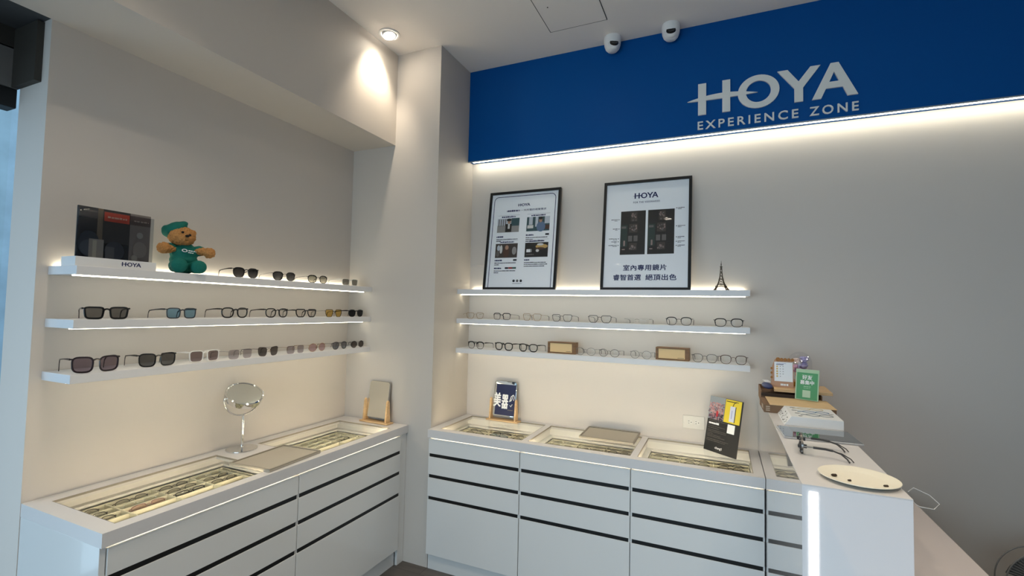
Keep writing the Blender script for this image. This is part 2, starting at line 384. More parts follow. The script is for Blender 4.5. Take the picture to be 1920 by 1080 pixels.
# ------------------------------------------------------------------ blue sign
yb = -.072
sign = thing('sign_board', 'deep blue fascia sign with raised silvery white lettering along the back wall', 'shop sign', (0, 0, 0))
MB().box(.001, yb, 2.668, 4.999, -.001, H - .0005, BLUE).build('panel', sign)
MB().box(.001, yb, 2.662, 4.999, yb + .012, 2.668, mat('edge_aluminium', (150, 165, 180), .35, metal=.6)).build('edge_trim', sign)
MB().box(.03, -.052, 2.6635, 4.96, -.040, 2.6678, led('led_sign', WARM, LED_SIGN)).build('light_strip', sign)
T = Matrix.Translation((1.542, yb, 2.775)) @ Matrix.Diagonal((.186, 1, .186, 1)); th = -.010
H1, H2, O, Y, A, Ah, S = HS
mb = MB(); mb.prism(H1, th, 0, SIGNW, T); mb.prism(H2, th, 0, SIGNW, T); mb.build('letter', sign)
MB().prism(S, th - .0008, 0, SIGNW, T).build('swoosh', sign)
MB().ring(O[0], O[1], th, 0, SIGNW, T).build('letter', sign)
MB().prism(Y, th, 0, SIGNW, T).build('letter', sign)
mb = MB(); poly_A(mb, A, Ah, th, 0, SIGNW, T); mb.build('letter', sign)
for body, xa, xb in (('EXPERIENCE', 1.540, 2.051), ('ZONE', 2.103, 2.322)):
    vs, fs = text_mesh(body, .012, 1.35)
    ax = min(v[0] for v in vs); bx = max(v[0] for v in vs); az = min(v[1] for v in vs); bz = max(v[1] for v in vs)
    for pv, pf in loose_parts(vs, fs):
        bm = bmesh.new(); bv = [bm.verts.new(((v[0] - ax) / (bx - ax) * (xb - xa) + xa, yb - .008, (v[1] - az) / (bz - az) * .049 + 2.689)) for v in pv]
        for f in pf:
            try: bm.faces.new([bv[i] for i in f])
            except ValueError: pass
        r = bmesh.ops.extrude_face_region(bm, geom=bm.faces[:]); bmesh.ops.translate(bm, vec=(0, .008, 0), verts=[e for e in r['geom'] if isinstance(e, bmesh.types.BMVert)])
        bmesh.ops.recalc_face_normals(bm, faces=bm.faces)
        me = bpy.data.meshes.new('letter'); bm.to_mesh(me); bm.free(); me.materials.append(SIGNW)
        o = bpy.data.objects.new('letter', me); COL.objects.link(o); o.parent = sign

# ------------------------------------------------------------------ wall shelves
def shelf(label, group, run, depth, origin, rz, z, s0, s1, toplight=None):
    """local x along the wall, wall at y=0, front at -depth; z = top"""
    t = thing('wall_shelf', label, 'shelf', (origin[0], origin[1], z), rz, group)
    MB().box(.0005, -depth, -.033, run, -.0005, 0, SHELFM).build('board', t, bevel=.0015)
    MB().box(s0, -depth + .055, -.0372, s1, -depth + .061, -.0331, led('led_shelf', WARM, LED_SHELF)).build('light_strip', t)
    if toplight:
        MB().box(toplight[0], -.016, 0.0002, toplight[1], -.006, .006, led('led_top', WARM, LED_TOP)).build('light_strip', t)
    return t
LO = (XL, -2.073); RO = (0, 0)
S1, S2, S3 = 1.7445, 1.543, 1.341
for z, nm, tl in ((S1, 'top', 1), (S2, 'middle', 0), (S3, 'bottom', 0)):
    shelf('white floating shelf on the left wall, %s of three, holding sunglasses%s' % (nm, ' and a teddy bear' if tl else ''), 'floating shelves on the left wall', 1.6155, .203, LO, PI / 2, z, .014, 1.598, (.02, 1.59) if tl else None)
    shelf('white floating shelf on the back wall, %s of three, holding %s' % (nm, 'two framed posters' if tl else 'clear glasses'), 'floating shelves on the back wall', 1.811, .179, RO, 0, z, .004, 1.79, (.03, 1.79) if tl else None)

# ------------------------------------------------------------------ eyewear
def outline(shape, w, h, side, n=36):
    pr = {'round': (2, 0, 0), 'panto': (2.7, .18, 0), 'square': (4.0, .13, 0), 'rect': (4.6, .18, .02), 'cat': (3.2, .2, .12), 'aviator': (2.5, .26, -.03), 'butterfly': (3.4, .1, .05), 'hex': (0, .05, 0), 'geo': (0, .1, 0)}[shape]
    p, tap, lift = pr; out = []
    if p == 0:
        poly = [(-.5, .12), (-.36, .5), (.36, .5), (.5, .12), (.33, -.5), (-.33, -.5)] if shape == 'hex' else [(-.5, .3), (-.38, .5), (.4, .5), (.5, .34), (.46, -.1), (.28, -.5), (-.28, -.5), (-.46, -.1)]
        per = []
        for i in range(len(poly)):
            a = poly[i]; b = poly[(i + 1) % len(poly)]
            for t in (.12, .31, .5, .69, .88): per.append(((a[0] + (b[0] - a[0]) * t) * w, (a[1] + (b[1] - a[1]) * t) * h))
        per.reverse(); out = per
    else:
        for i in range(n):
            a = 2 * PI * i / n; c = math.cos(a); s = math.sin(a)
            x = math.copysign(abs(c) ** (2 / p), c) * .5; z = math.copysign(abs(s) ** (2 / p), s) * .5
            x *= 1 - tap * (.5 - z); z += lift * (x + .5) ** 2 - lift * .3
            out.append((x * w, z * h))
    return out if side > 0 else [(-x, z) for x, z in reversed(out)]
def lens_mat(rgb):
    rgb = tuple(int(255 * (v / 255) ** .62) for v in rgb)
    return glassy('lens_%d_%d_%d' % rgb, rgb, .35)
CLEARL = (251, 252, 252)
def build_glasses(t, shape='panto', w=.14, lw=None, lh=.040, frame=BLK, lens=CLEARL, rim=.0022, brow=0, temple=None, thin=False, folded=False, rimless=False, tl=.130, tip=None, pads=None):
    """front faces -y, lens bottoms on z=0"""
    lw = lw or w * (.40 if thin else .41); bridge = w - 2 * lw - .009; cx = bridge / 2 + lw / 2
    zc = lh / 2 + rim; curve = lambda x: 1.3 * x * x
    temple = temple or frame; tip = tip or temple
    if not folded: rim = rim * 1.3 if rim < .0016 else rim * 1.15
    fm = MB(); zs = []
    for side in (-1, 1):
        o = outline(shape, lw, lh, side)
        pts = [(side * cx + x, curve(side * cx + x), zc + z) for x, z in o]
        zmin = min(p[2] for p in pts) - (0 if rimless else rim)
        pts = [(x, y, z - zmin) for x, y, z in pts]; zs.append(zmin)
        if not rimless:
            if brow:
                fm.tube(pts, [rim * (1 + brow * max(0, min(1, (p[2] - lh * .45) / (lh * .4)))) for p in pts], frame, 6, True)
            else: fm.tube(pts, rim, frame, 6, True)
        # lens: closed thin shell
        n = len(pts); c = (side * cx, curve(side * cx) - .0022, zc - zmin); L = MB()
        f = [(x, y - .0006, z) for x, y, z in pts]; b = [(x, y + .0008, z) for x, y, z in pts]
        mid = [((x + c[0]) / 2, (y + c[1]) / 2 - .0006, (z + c[2]) / 2) for x, y, z in pts]; midb = [(x, y + .0014, z) for x, y, z in mid]
        vs = f + mid + [c] + b + midb + [(c[0], c[1] + .0014, c[2])]
        fs = []; k = 2 * n + 1
        for i in range(n):
            j = (i + 1) % n
            fs += [(i, j, n + j, n + i), (n + i, n + j, 2 * n), (k + j, k + i, k + n + i, k + n + j), (k + n + j, k + n + i, k + 2 * n), (j, i, k + i, k + j)]
        L.add(vs, fs, lens_mat(lens)); L.build('lens', t, smooth=60)
    z0 = zs[0]; zb = zc - z0 + lh * (.2 if thin else .27); xin = bridge / 2
    br = max(rim * (.9 if thin else 1.15), .0011)
    fm.tube([(-xin - .001, curve(xin), zb), (-xin * .5, -.001, zb + .003), (0, -.0015, zb + .004), (xin * .5, -.001, zb + .003), (xin + .001, curve(xin), zb)], br, frame, 6)
    if rimless == 2 or shape == 'aviator': fm.tube([(-xin - .003, curve(xin), zb + .010), (xin + .003, curve(xin), zb + .010)], .0009, frame, 5)
    zh = zc - z0 + lh * (.32 if thin else .40); xo = cx + lw / 2
    for sd in (-1, 1):
        fm.tube([(sd * (xo - .002), curve(xo), zh), (sd * (xo + .002), curve(xo) + .0005, zh), (sd * w / 2, curve(xo) + .005, zh)], max(rim, .0013), frame, 6)
    ff = fm.build('frame_front', t, smooth=50)
    if pads is None: pads = thin
    if pads:
        for sd in (-1, 1):
            MB().tube([(sd * xin, curve(xin) + .001, zb - .006), (sd * (xin - .002), .008, zb - .008), (sd * (xin - .002), .008, zb - .009)], .0006, frame, 4).ball((sd * (xin - .002), .008, zb - .011), (.0015, .003, .005), lens_mat((225, 225, 220)), 8, 6).build('nose_pad', ff, smooth=60)
    yh = curve(xo) + .005; tr = .0012 if thin else .0024
    for sd in (-1, 1):
        x = sd * w / 2; tm = MB()
        if not folded:
            zt = tr * 1.1
            pts = [(x, yh, zh), (x, yh + .02, zh), (x - sd * .001, tl * .5, zh - .002), (x - sd * .003, tl * .74, zh - .005)]
            pe = [(x - sd * .003, tl * .74, zh - .005), (x - sd * .004, tl * .90, zh - .008), (x - sd * .006, tl * .97, zh * .6), (x - sd * .007, tl, zt)]
        else:
            yo = yh + (.004 if sd > 0 else .010)
            pts = [(x, yh, zh), (x - sd * .004, yo, zh), (x - sd * w * .6, yo + .002, zh - .002)]
            pe = [(x - sd * w * .6, yo + .002, zh - .002), (x - sd * w * .78, yo + .003, zh - .008), (x - sd * w * .9, yo + .004, max(.002, zh - .022))]
        if thin or folded: tm.tube(pts, tr * .8, temple, 6, ry=None)
        else:
            allp = pts + pe[1:]; hh = [.0036, .0034, .0024, .0022, .0026, .0030, .0022]; q = []
            for (px, py, pz), a in zip(allp, hh): q += [(px - .0013, py, pz - a), (px + .0013, py, pz - a), (px + .0013, py, pz + a), (px - .0013, py, pz + a)]
            dz = min(v[2] for v in q[-4:]) - .0003; q = q[:-4] + [(v[0], v[1], v[2] - dz) for v in q[-4:]]
            n_ = len(allp); tm.add(q, [(0, 1, 2, 3), tuple(4 * n_ - k for k in (1, 2, 3, 4))] + [(4 * i + k, 4 * i + 4 + k, 4 * i + 4 + (k + 1) % 4, 4 * i + (k + 1) % 4) for i in range(n_ - 1) for k in range(4)], temple)
        if tip is temple and (thin or folded): tm.tube(pe, [tr * .8, tr * 1.15, tr * 1.15, tr * .9][:len(pe)], tip, 6)
        tp = tm.build('temple', t, smooth=50)
        if tip is not temple: MB().tube(pe, [tr * .9, tr * 1.3, tr * 1.3, tr][:len(pe)], tip, 6).build('temple_tip', tp, smooth=50)
    return t

SG = 'sunglasses and glasses on the left wall shelves'; CG = 'glasses on the back wall shelves'
LEFT_X = -.522
def left_glasses(y, z, yaw, label, name='sunglasses', cat='sunglasses', x=LEFT_X, **k):
    t = thing(name, label, cat, (x, y, z), PI / 2 + yaw, SG); build_glasses(t, **k); return t
def back_glasses(x, z, yaw, label, y=-.160, **k):
    t = thing('eyeglasses', label, 'glasses', (x, y, z), yaw, CG); build_glasses(t, **k); return t
DK = (26, 26, 28); DG = (66, 64, 62)
# left wall, top shelf
left_glasses(-1.378, S1, -.10, 'black sunglasses with dark round-cornered lenses, just right of the teddy bear', w=.137, shape='panto', lh=.046, lens=DK, brow=.7, temple=BLK, tl=.135, rim=.0018)
left_glasses(-1.148, S1, -.10, 'black browline sunglasses, second pair right of the bear on the top shelf', w=.143, shape='panto', lh=.044, lens=(34, 35, 37), brow=.9, rim=.0016, temple=GUN, thin=True)
left_glasses(-.912, S1, -.10, 'sunglasses with grey gradient lenses and dark brow, third along the top shelf', w=.143, shape='panto', lh=.042, lens=(120, 118, 108), brow=.8, rim=.0014, temple=GUN, thin=True)
left_glasses(-.643, S1, -.05, 'white framed sunglasses with square charcoal lenses, nearest the corner on top shelf', w=.142, shape='square', lh=.040, lens=(78, 78, 76), frame=mat('clear_white_acetate', (232, 230, 222), .2), rim=.0018)
# middle shelf
left_glasses(-1.961, S2, -.30, 'chunky black rectangular sunglasses at the left end of the middle shelf', w=.142, shape='rect', lh=.043, lens=(92, 90, 88), rim=.0030, tl=.14)
left_glasses(-1.678, S2, .05, 'grey framed sunglasses with blue mirrored lenses on the middle shelf', w=.138, shape='square', lh=.043, lens=(104, 156, 196), frame=mat('smoke_acetate', (52, 54, 58), .2), rim=.0022)
left_glasses(-1.426, S2, 0, 'round black clear-lens glasses on the middle shelf, beside the blue mirrored pair', 'eyeglasses', 'glasses', w=.146, shape='panto', lh=.046, lens=(225, 224, 224), rim=.0029)
left_glasses(-1.185, S2, 0, 'black rounded clear glasses, fourth pair along the left middle shelf', 'eyeglasses', 'glasses', w=.146, shape='panto', lh=.045, lens=(228, 226, 226), rim=.0027)
left_glasses(-.988, S2, -.12, 'black clear glasses just left of the amber pair on the left middle shelf', 'eyeglasses', 'glasses', w=.137, shape='geo', lh=.042, lens=(224, 216, 212), rim=.0028)
left_glasses(-.774, S2, -.03, 'thin metal glasses with amber yellow lenses on the left middle shelf', w=.137, shape='geo', lh=.044, lens=(214, 166, 72), frame=GUN, rim=.0013, thin=True, tip=BLK)
left_glasses(-.580, S2, 0, 'black sunglasses at the corner end of the left middle shelf', w=.140, shape='panto', lh=.042, lens=(26, 26, 28), rim=.0020, brow=.5)
# bottom shelf
left_glasses(-1.985, S3, -.10, 'oversized square sunglasses with purple gradient lenses, left end of bottom shelf', w=.152, shape='butterfly', lh=.056, lens=(112, 96, 108), frame=mat('plum_acetate', (38, 26, 30), .2), rim=.0028)
left_glasses(-1.767, S3, -.08, 'large black sunglasses with dark grey angular lenses, second on bottom shelf', w=.146, shape='butterfly', lh=.052, lens=(70, 70, 70), rim=.0024)
left_glasses(-1.566, S3, -.04, 'white framed sunglasses with plum lenses on the bottom shelf', w=.143, shape='square', lh=.050, lens=(122, 104, 106), frame=WHITEP, rim=.0024)
left_glasses(-1.386, S3, .05, 'rimless sunglasses with pale grey lilac square lenses, beside the white pair', w=.141, shape='square', lh=.046, lens=(172, 164, 172), frame=SILVER, rimless=True, rim=.001, thin=True)
left_glasses(-1.228, S3, .04, 'rimless sunglasses with near black squared lenses, fifth along bottom shelf', w=.137, shape='cat', lh=.048, lens=(72, 66, 64), frame=GUN, rimless=True, rim=.001, thin=True)
left_glasses(-1.052, S3, .04, 'rimless sunglasses with mauve grey lenses, left of the pink lens pair', w=.132, shape='square', lh=.044, lens=(162, 152, 160), frame=GOLD, rimless=True, rim=.001, thin=True)
left_glasses(-.895, S3, .04, 'sunglasses with rose pink round lenses and thin gold rims', w=.136, shape='round', lh=.046, lens=(192, 150, 156), frame=GOLD, rim=.0010, thin=True)
left_glasses(-.714, S3, .03, 'double bridge sunglasses with blue grey lenses, right of the pink pair', w=.136, shape='aviator', lh=.044, lens=(112, 116, 124), frame=GUN, rim=.0014, thin=True)
left_glasses(-.556, S3, .03, 'small sunglasses with round brown black lenses at the corner end, bottom shelf', w=.128, shape='round', lh=.042, lens=(70, 62, 60), frame=GUN, rim=.0012, thin=True)
# back wall, middle shelf
back_glasses(.115, S2, .75, 'thin gold glasses turned sideways at the pillar end of the back middle shelf', y=-.12, w=.128, shape='geo', lh=.040, frame=GOLD, rim=.0010, thin=True, tip=BLK)
back_glasses(.335, S2, -.12, 'black half-brow glasses, second from the pillar on the back middle shelf', w=.138, shape='square', lh=.041, frame=GUN, rim=.0012, brow=.9, thin=True, tip=BLK)
back_glasses(.550, S2, -.10, 'gold rimmed geometric glasses, third from the pillar on back middle shelf', w=.138, shape='geo', lh=.043, frame=GOLD, rim=.0011, thin=True, tip=BLK)
back_glasses(.752, S2, -.08, 'grey metal angular glasses, fourth from the pillar on back middle shelf', w=.140, shape='geo', lh=.043, frame=GUN, rim=.0012, thin=True, tip=BLK)
back_glasses(.992, S2, -.06, 'black metal squared glasses below the gap between the framed posters', w=.150, shape='geo', lh=.042, frame=mat('black_metal', (34, 33, 33), .3, metal=.6), rim=.0013, thin=True, tip=BLK)
back_glasses(1.215, S2, -.05, 'rimless glasses with dark temple tips on the back middle shelf', w=.152, shape='rect', lh=.036, frame=SILVER, rimless=True, rim=.001, thin=True, tip=BLK, lens=(246, 248, 248))
back_glasses(1.448, S2, -.04, 'dark browed thin rim glasses on back middle shelf, second from right end', w=.148, shape='panto', lh=.044, frame=GUN, rim=.0011, brow=.9, thin=True, tip=BLK)
back_glasses(1.706, S2, -.02, 'black topped metal glasses at the right end of the back middle shelf', w=.152, shape='panto', lh=.043, frame=GUN, rim=.0013, brow=.8, thin=True, tip=BLK)
# back wall, bottom shelf
back_glasses(.145, S3, -.10, 'black top round glasses nearest the pillar on the back bottom shelf', w=.136, shape='panto', lh=.045, frame=BLK, rim=.0013, brow=1.6, temple=BLK)
back_glasses(.354, S3, -.10, 'thick black round glasses, second from the pillar on the back bottom shelf', w=.142, shape='panto', lh=.046, frame=BLK, rim=.0032)
back_glasses(.528, S3, -.10, 'thick black round glasses standing just left of the left wooden box', w=.142, shape='panto', lh=.046, frame=BLK, rim=.0030)
back_glasses(.905, S3, -.08, 'fine round metal glasses touching the right side of the left wooden box', y=-.150, w=.132, shape='round', lh=.045, frame=SILVER, rim=.0009, thin=True, tip=BLK)
back_glasses(1.052, S3, -.06, 'fine round dark metal glasses, midway between the two wooden boxes', w=.130, shape='round', lh=.044, frame=GUN, rim=.0010, thin=True, tip=BLK)
back_glasses(1.238, S3, -.06, 'fine round silver glasses just left of the right wooden box', w=.128, shape='round', lh=.045, frame=SILVER, rim=.0009, thin=True, tip=BLK)
back_glasses(1.585, S3, -.04, 'thin metal glasses just right of the right wooden box', y=-.150, w=.138, shape='panto', lh=.045, frame=GUN, rim=.0010, thin=True, tip=BLK)
back_glasses(1.730, S3, -.02, 'bronze metal round glasses at the right end of the back bottom shelf', w=.142, shape='panto', lh=.046, frame=mat('bronze_metal', (96, 76, 66), .3, metal=.8), rim=.0012, brow=.4, thin=True, tip=BLK)

# wooden boxes standing between the glasses
for x, rz, lb in ((.745, -.03, 'small wooden box with beige front panel, left one on the back bottom shelf'), (1.412, -.05, 'small wooden box with beige front panel, right one on the back bottom shelf')):
    t = thing('display_box', lb, 'box', (x, -.105, S3), rz, 'wooden boxes on the back bottom shelf')
    WD = wood('walnut_wood', (112, 78, 44), (140, 100, 58))
    b = MB(); b.box(-.092, -.03, .0, .092, .03, .008, WD); b.box(-.092, -.03, .064, .092, .03, .072, WD); b.box(-.092, -.03, .008, -.077, .03, .064, WD); b.box(.070, -.03, .008, .092, .03, .064, WD); b.box(-.077, .0, .008, .07, .028, .064, WD)
    b.build('case', t, bevel=.001)
    f = MB().box(-.0765, -.027, .0085, .0695, -.0205, .0635, mat('beige_card', (240, 206, 152), .6))
    greek(f, .030, .013, .034, .0028, DARKINK, I4, -.0271, word=.006); f.build('front_card', t)

# Eiffel tower ornament
BR = mat('antique_bronze', (62, 52, 36), .35, metal=.8)
t = thing('tower_ornament', 'small dark bronze Eiffel tower ornament at the right end of the top shelf', 'ornament', (1.668, -.12, S1), .12)
def tw(z): return .0015 + .034 * math.exp(-z / .043) * (1 if z < .001 else 1) if z > 0 else .0355
legs = MB(); zs = [0, .008, .018, .03, .042, .055, .07, .09, .11, .135]
for sx in (-1, 1):
    for sy in (-1, 1):
        legs.tube([(sx * tw(z), sy * tw(z), z) for z in zs], [.0042, .0036, .003, .0026, .0022, .002, .0017, .0014, .0012, .001], BR, 5)
legs.build('leg_frame', t)
lat = MB()
for a, b in zip(zs[:-1], zs[1:]):
    for k in range(4):
        c0 = [(-1, -1), (1, -1), (1, 1), (-1, 1)][k]; c1 = [(1, -1), (1, 1), (-1, 1), (-1, -1)][k]
        if a >= .03:
            lat.tube([(c0[0] * tw(a), c0[1] * tw(a), a), (c1[0] * tw(b), c1[1] * tw(b), b)], .0008, BR, 4); lat.tube([(c1[0] * tw(a), c1[1] * tw(a), a), (c0[0] * tw(b), c0[1] * tw(b), b)], .0008, BR, 4)
for k in range(4):
    R = Matrix.Rotation(k * PI / 2, 4, 'Z'); lat.tube([(.030 * math.cos(a), -tw(.012), .002 + .024 * math.sin(a)) for a in [PI * i / 10 for i in range(11)]], .0013, BR, 5, M=R)
lat.build('lattice', t)
pl = MB()
for z, h in ((.030, .004), (.062, .003), (.132, .003)): w = tw(z) + .0035; pl.box(-w, -w, z, w, w, z + h, BR)
pl.build('platform', t, bevel=.0005)
MB().tube([(0, 0, .132), (0, 0, .15), (0, 0, .168)], [.0022, .0014, .0005], BR, 8).ball((0, 0, .147), .003, BR, 8, 6).build('spire', t)

# ------------------------------------------------------------------ framed posters
def lean(x0, y0, z0, w, h, dy, rz=0):
    a = math.asin(dy / h); return Matrix.Translation((x0, y0, z0)) @ Matrix.Rotation(rz, 4, 'Z') @ Matrix.Rotation(-a, 4, 'X')
def place(name, label, cat, M, group=None):
    t = thing(name, label, cat, M.to_translation(), rot=M.to_euler(), group=group); return t
def framed(label, M, w, h, paint):
    t = place('framed_poster', label, 'poster', M, 'framed posters on the top shelf'); fw = .017
    f = MB(); FB = mat('black_frame', (20, 19, 18), .35)
    f.box(0, 0, 0, w, .022, fw, FB); f.box(0, 0, h - fw, w, .022, h, FB); f.box(0, 0, fw, fw, .022, h - fw, FB); f.box(w - fw, 0, fw, w, .022, h - fw, FB)
    f.build('frame', t, bevel=.0012)
    p = MB(); p.box(fw, .0085, fw, w - fw, .016, h - fw, PAPER); paint(p, w, h, .0083); p.build('print', t)
    MB().box(fw, .003, fw, w - fw, .005, h - fw, glassy('poster_glass', (252, 253, 254), .28)).build('glazing', t)
PH = {k: mat('photo_' + k, v, .5) for k, v in dict(sky=(190, 196, 204), street=(150, 146, 142), coat=(40, 36, 32), shirt=(214, 212, 208), skin=(176, 136, 112), teal=(58, 84, 88), denim=(96, 116, 144), brown=(84, 58, 46), dark=(38, 34, 30), gold=(196, 160, 96), grey=(104, 98, 94), red=(150, 50, 46), green=(70, 100, 90), mid=(70, 60, 54), pink=(150, 128, 122), green2=(44, 58, 52)).items()}
def el(cx, cz, rx, rz, n=18): return [(cx + rx * math.cos(2 * PI * i / n), cz + rz * math.sin(2 * PI * i / n)) for i in range(n)]
def patch(mb, poly, m, y): mb.prism(poly, y - .0003, y, m)
def rc(x0, z0, x1, z1): return [(x0, z0), (x1, z0), (x1, z1), (x0, z1)]
def poster_one(p, w, h, y):
    # rounded navy outline
    r = .03; a, b = .036, w - .036; top = h - .036
    arc = lambda cx, cz, s: [(cx + r * math.cos(s + PI / 2 * i / 6), cz + r * math.sin(s + PI / 2 * i / 6)) for i in range(7)]
    line = [(b, .017)] + arc(b - r, top - r, 0) + arc(a + r, top - r, PI / 2) + [(a, .017)]
    t = .0022
    for q0, q1 in zip(line[:-1], line[1:]):
        d = Vector((q1[0] - q0[0], q1[1] - q0[1])).normalized() * t; n = Vector((-d.y, d.x))
        patch(p, [(q0[0] - n.x, q0[1] - n.y), (q1[0] - n.x, q1[1] - n.y), (q1[0] + n.x, q1[1] + n.y), (q0[0] + n.x, q0[1] + n.y)][::-1], NAVYINK, y)
    hoya(p, w / 2 - .042, h - .112, .032 * .62, NAVYINK, I4, y, sx=1.0 / .0 if 0 else 1.05)
    put_text(p, '一天所需的視覺需求', w / 2 - .02, h - .148, NAVYINK, I4, h=.0145, w=.185, y=y - .0003, bold=.01)
    greek(p, w / 2 - .125, h - .147, .098, .013, NAVYINK, I4, y, word=.010, gap=.35)
    cols = (.072, .292); cw = .165
    for ci, cx in enumerate(cols):
        for ri, zt in enumerate((h - .172, .345)):
            p.box(cx, y - .0002, zt - .001, cx + cw, y, zt, DARKINK)
            greek(p, cx + .03, zt - .016, cw - .06, .010, NAVYINK, I4, y, word=.009, gap=.3)
            z1 = zt - .022; z0 = z1 - .100; B = lambda u0, v0, u1, v1: rc(cx + u0 * cw, z0 + v0 * .1, cx + u1 * cw, z0 + v1 * .1)
            E = lambda u, v, ru, rv: el(cx + u * cw, z0 + v * .1, ru * cw, rv * .1)
            if (ci, ri) == (0, 0):
                patch(p, B(0, 0, 1, 1), PH['street'], y); patch(p, B(0, .5, .62, 1), PH['sky'], y - .0003); patch(p, B(.64, .45, 1, 1), PH['teal'], y - .0003)
                for k in range(4): patch(p, B(.05 + .1 * k, .45, .09 + .1 * k, .95), PH['grey'], y - .0006)
                patch(p, B(.38, .02, .66, .6), PH['coat'], y - .0009); patch(p, B(.49, .25, .58, .62), PH['shirt'], y - .0012); patch(p, E(.54, .74, .07, .15), PH['skin'], y - .0012); patch(p, E(.53, .88, .11, .10), PH['coat'], y - .0015)
            elif (ci, ri) == (1, 0):
                patch(p, B(0, 0, 1, 1), PH['teal'], y); patch(p, B(.1, .45, .26, 1), PH['sky'], y - .0003); patch(p, B(.38, .3, .5, 1), PH['sky'], y - .0003); patch(p, B(.78, .5, 1, 1), PH['sky'], y - .0003)
                patch(p, B(.04, .2, .3, .42), PH['shirt'], y - .0006); patch(p, E(.63, .3, .19, .36), PH['denim'], y - .0009); patch(p, E(.61, .74, .07, .16), PH['skin'], y - .0012); patch(p, E(.61, .88, .08, .10), PH['coat'], y - .0015); patch(p, B(.82, .1, 1, .4), PH['brown'], y - .0006)
            elif (ci, ri) == (0, 1):
                patch(p, B(0, 0, 1, 1), PH['mid'], y); patch(p, E(.14, .7, .07, .2), PH['sky'], y - .0003); patch(p, E(.26, .6, .06, .3), PH['shirt'], y - .0003); patch(p, E(.12, .3, .08, .22), PH['grey'], y - .0003)
                patch(p, E(.5, .4, .14, .38), PH['brown'], y - .0006); patch(p, E(.52, .72, .08, .16), PH['skin'], y - .0009); patch(p, E(.86, .48, .10, .28), PH['street'], y - .0006)
                put_text(p, '', 0, 0, PW, I4, h=.01) if 0 else None
            else:
                patch(p, B(0, 0, 1, 1), PH['dark'], y); patch(p, E(.72, .72, .26, .16), PH['gold'], y - .0003); patch(p, E(.66, .58, .2, .08), PH['brown'], y - .0006); patch(p, E(.55, .44, .07, .1), PH['shirt'], y - .0006); patch(p, E(.66, .86, .14, .08), PH['shirt'], y - .0006)
                greek(p, cx + .012, z0 + .034, .036, .022, PW, I4, y - .0004, word=.018); greek(p, cx + .012, z0 + .014, .055, .009, PH['grey'], I4, y - .0004, word=.009)
    def block(cx, z, head, lines, badge=None):
        greek(p, cx, z, head, .010, NAVYINK, I4, y, word=.010, gap=.2)
        if badge: patch(p, rc(cx + .165 - badge[0], z, cx + .165, z + .012), badge[1], y)
        for k, l in enumerate(lines): greek(p, cx, z - .016 - .0125 * k, l, .0055, DARKINK, I4, y, word=.018, gap=.12)
    block(.072, h - .330, .055, (.160, .035), None); block(.072, h - .385, .035, (.155, .13)); block(.072, h - .440, .06, (.160, .065))
    block(.292, h - .325, .055, (.155, .055, .13, .155), (.026, DARKINK)); block(.292, h - .405, .05, (.165, .16, .045))
    block(.072, .200, .055, (.160, .035), (.026, DARKINK)); block(.072, .145, .055, (.160, .035), (.028, PH['green']))
    patch(p, rc(.072 + .108, .145, .072 + .137, .157), PH['red'], y); patch(p, rc(.072 + .082, .145, .072 + .107, .157), DARKINK, y)
    block(.292, .200, .04, (.155, .165, .15), None)
    for k in range(3): patch(p, el(w / 2 - .026 + .026 * k - .01, .062, .009, .009), DARKINK if k != 1 else PH['grey'], y)
    greek(p, w / 2 - .045, .043, .07, .003, DARKINK, I4, y, word=.008)
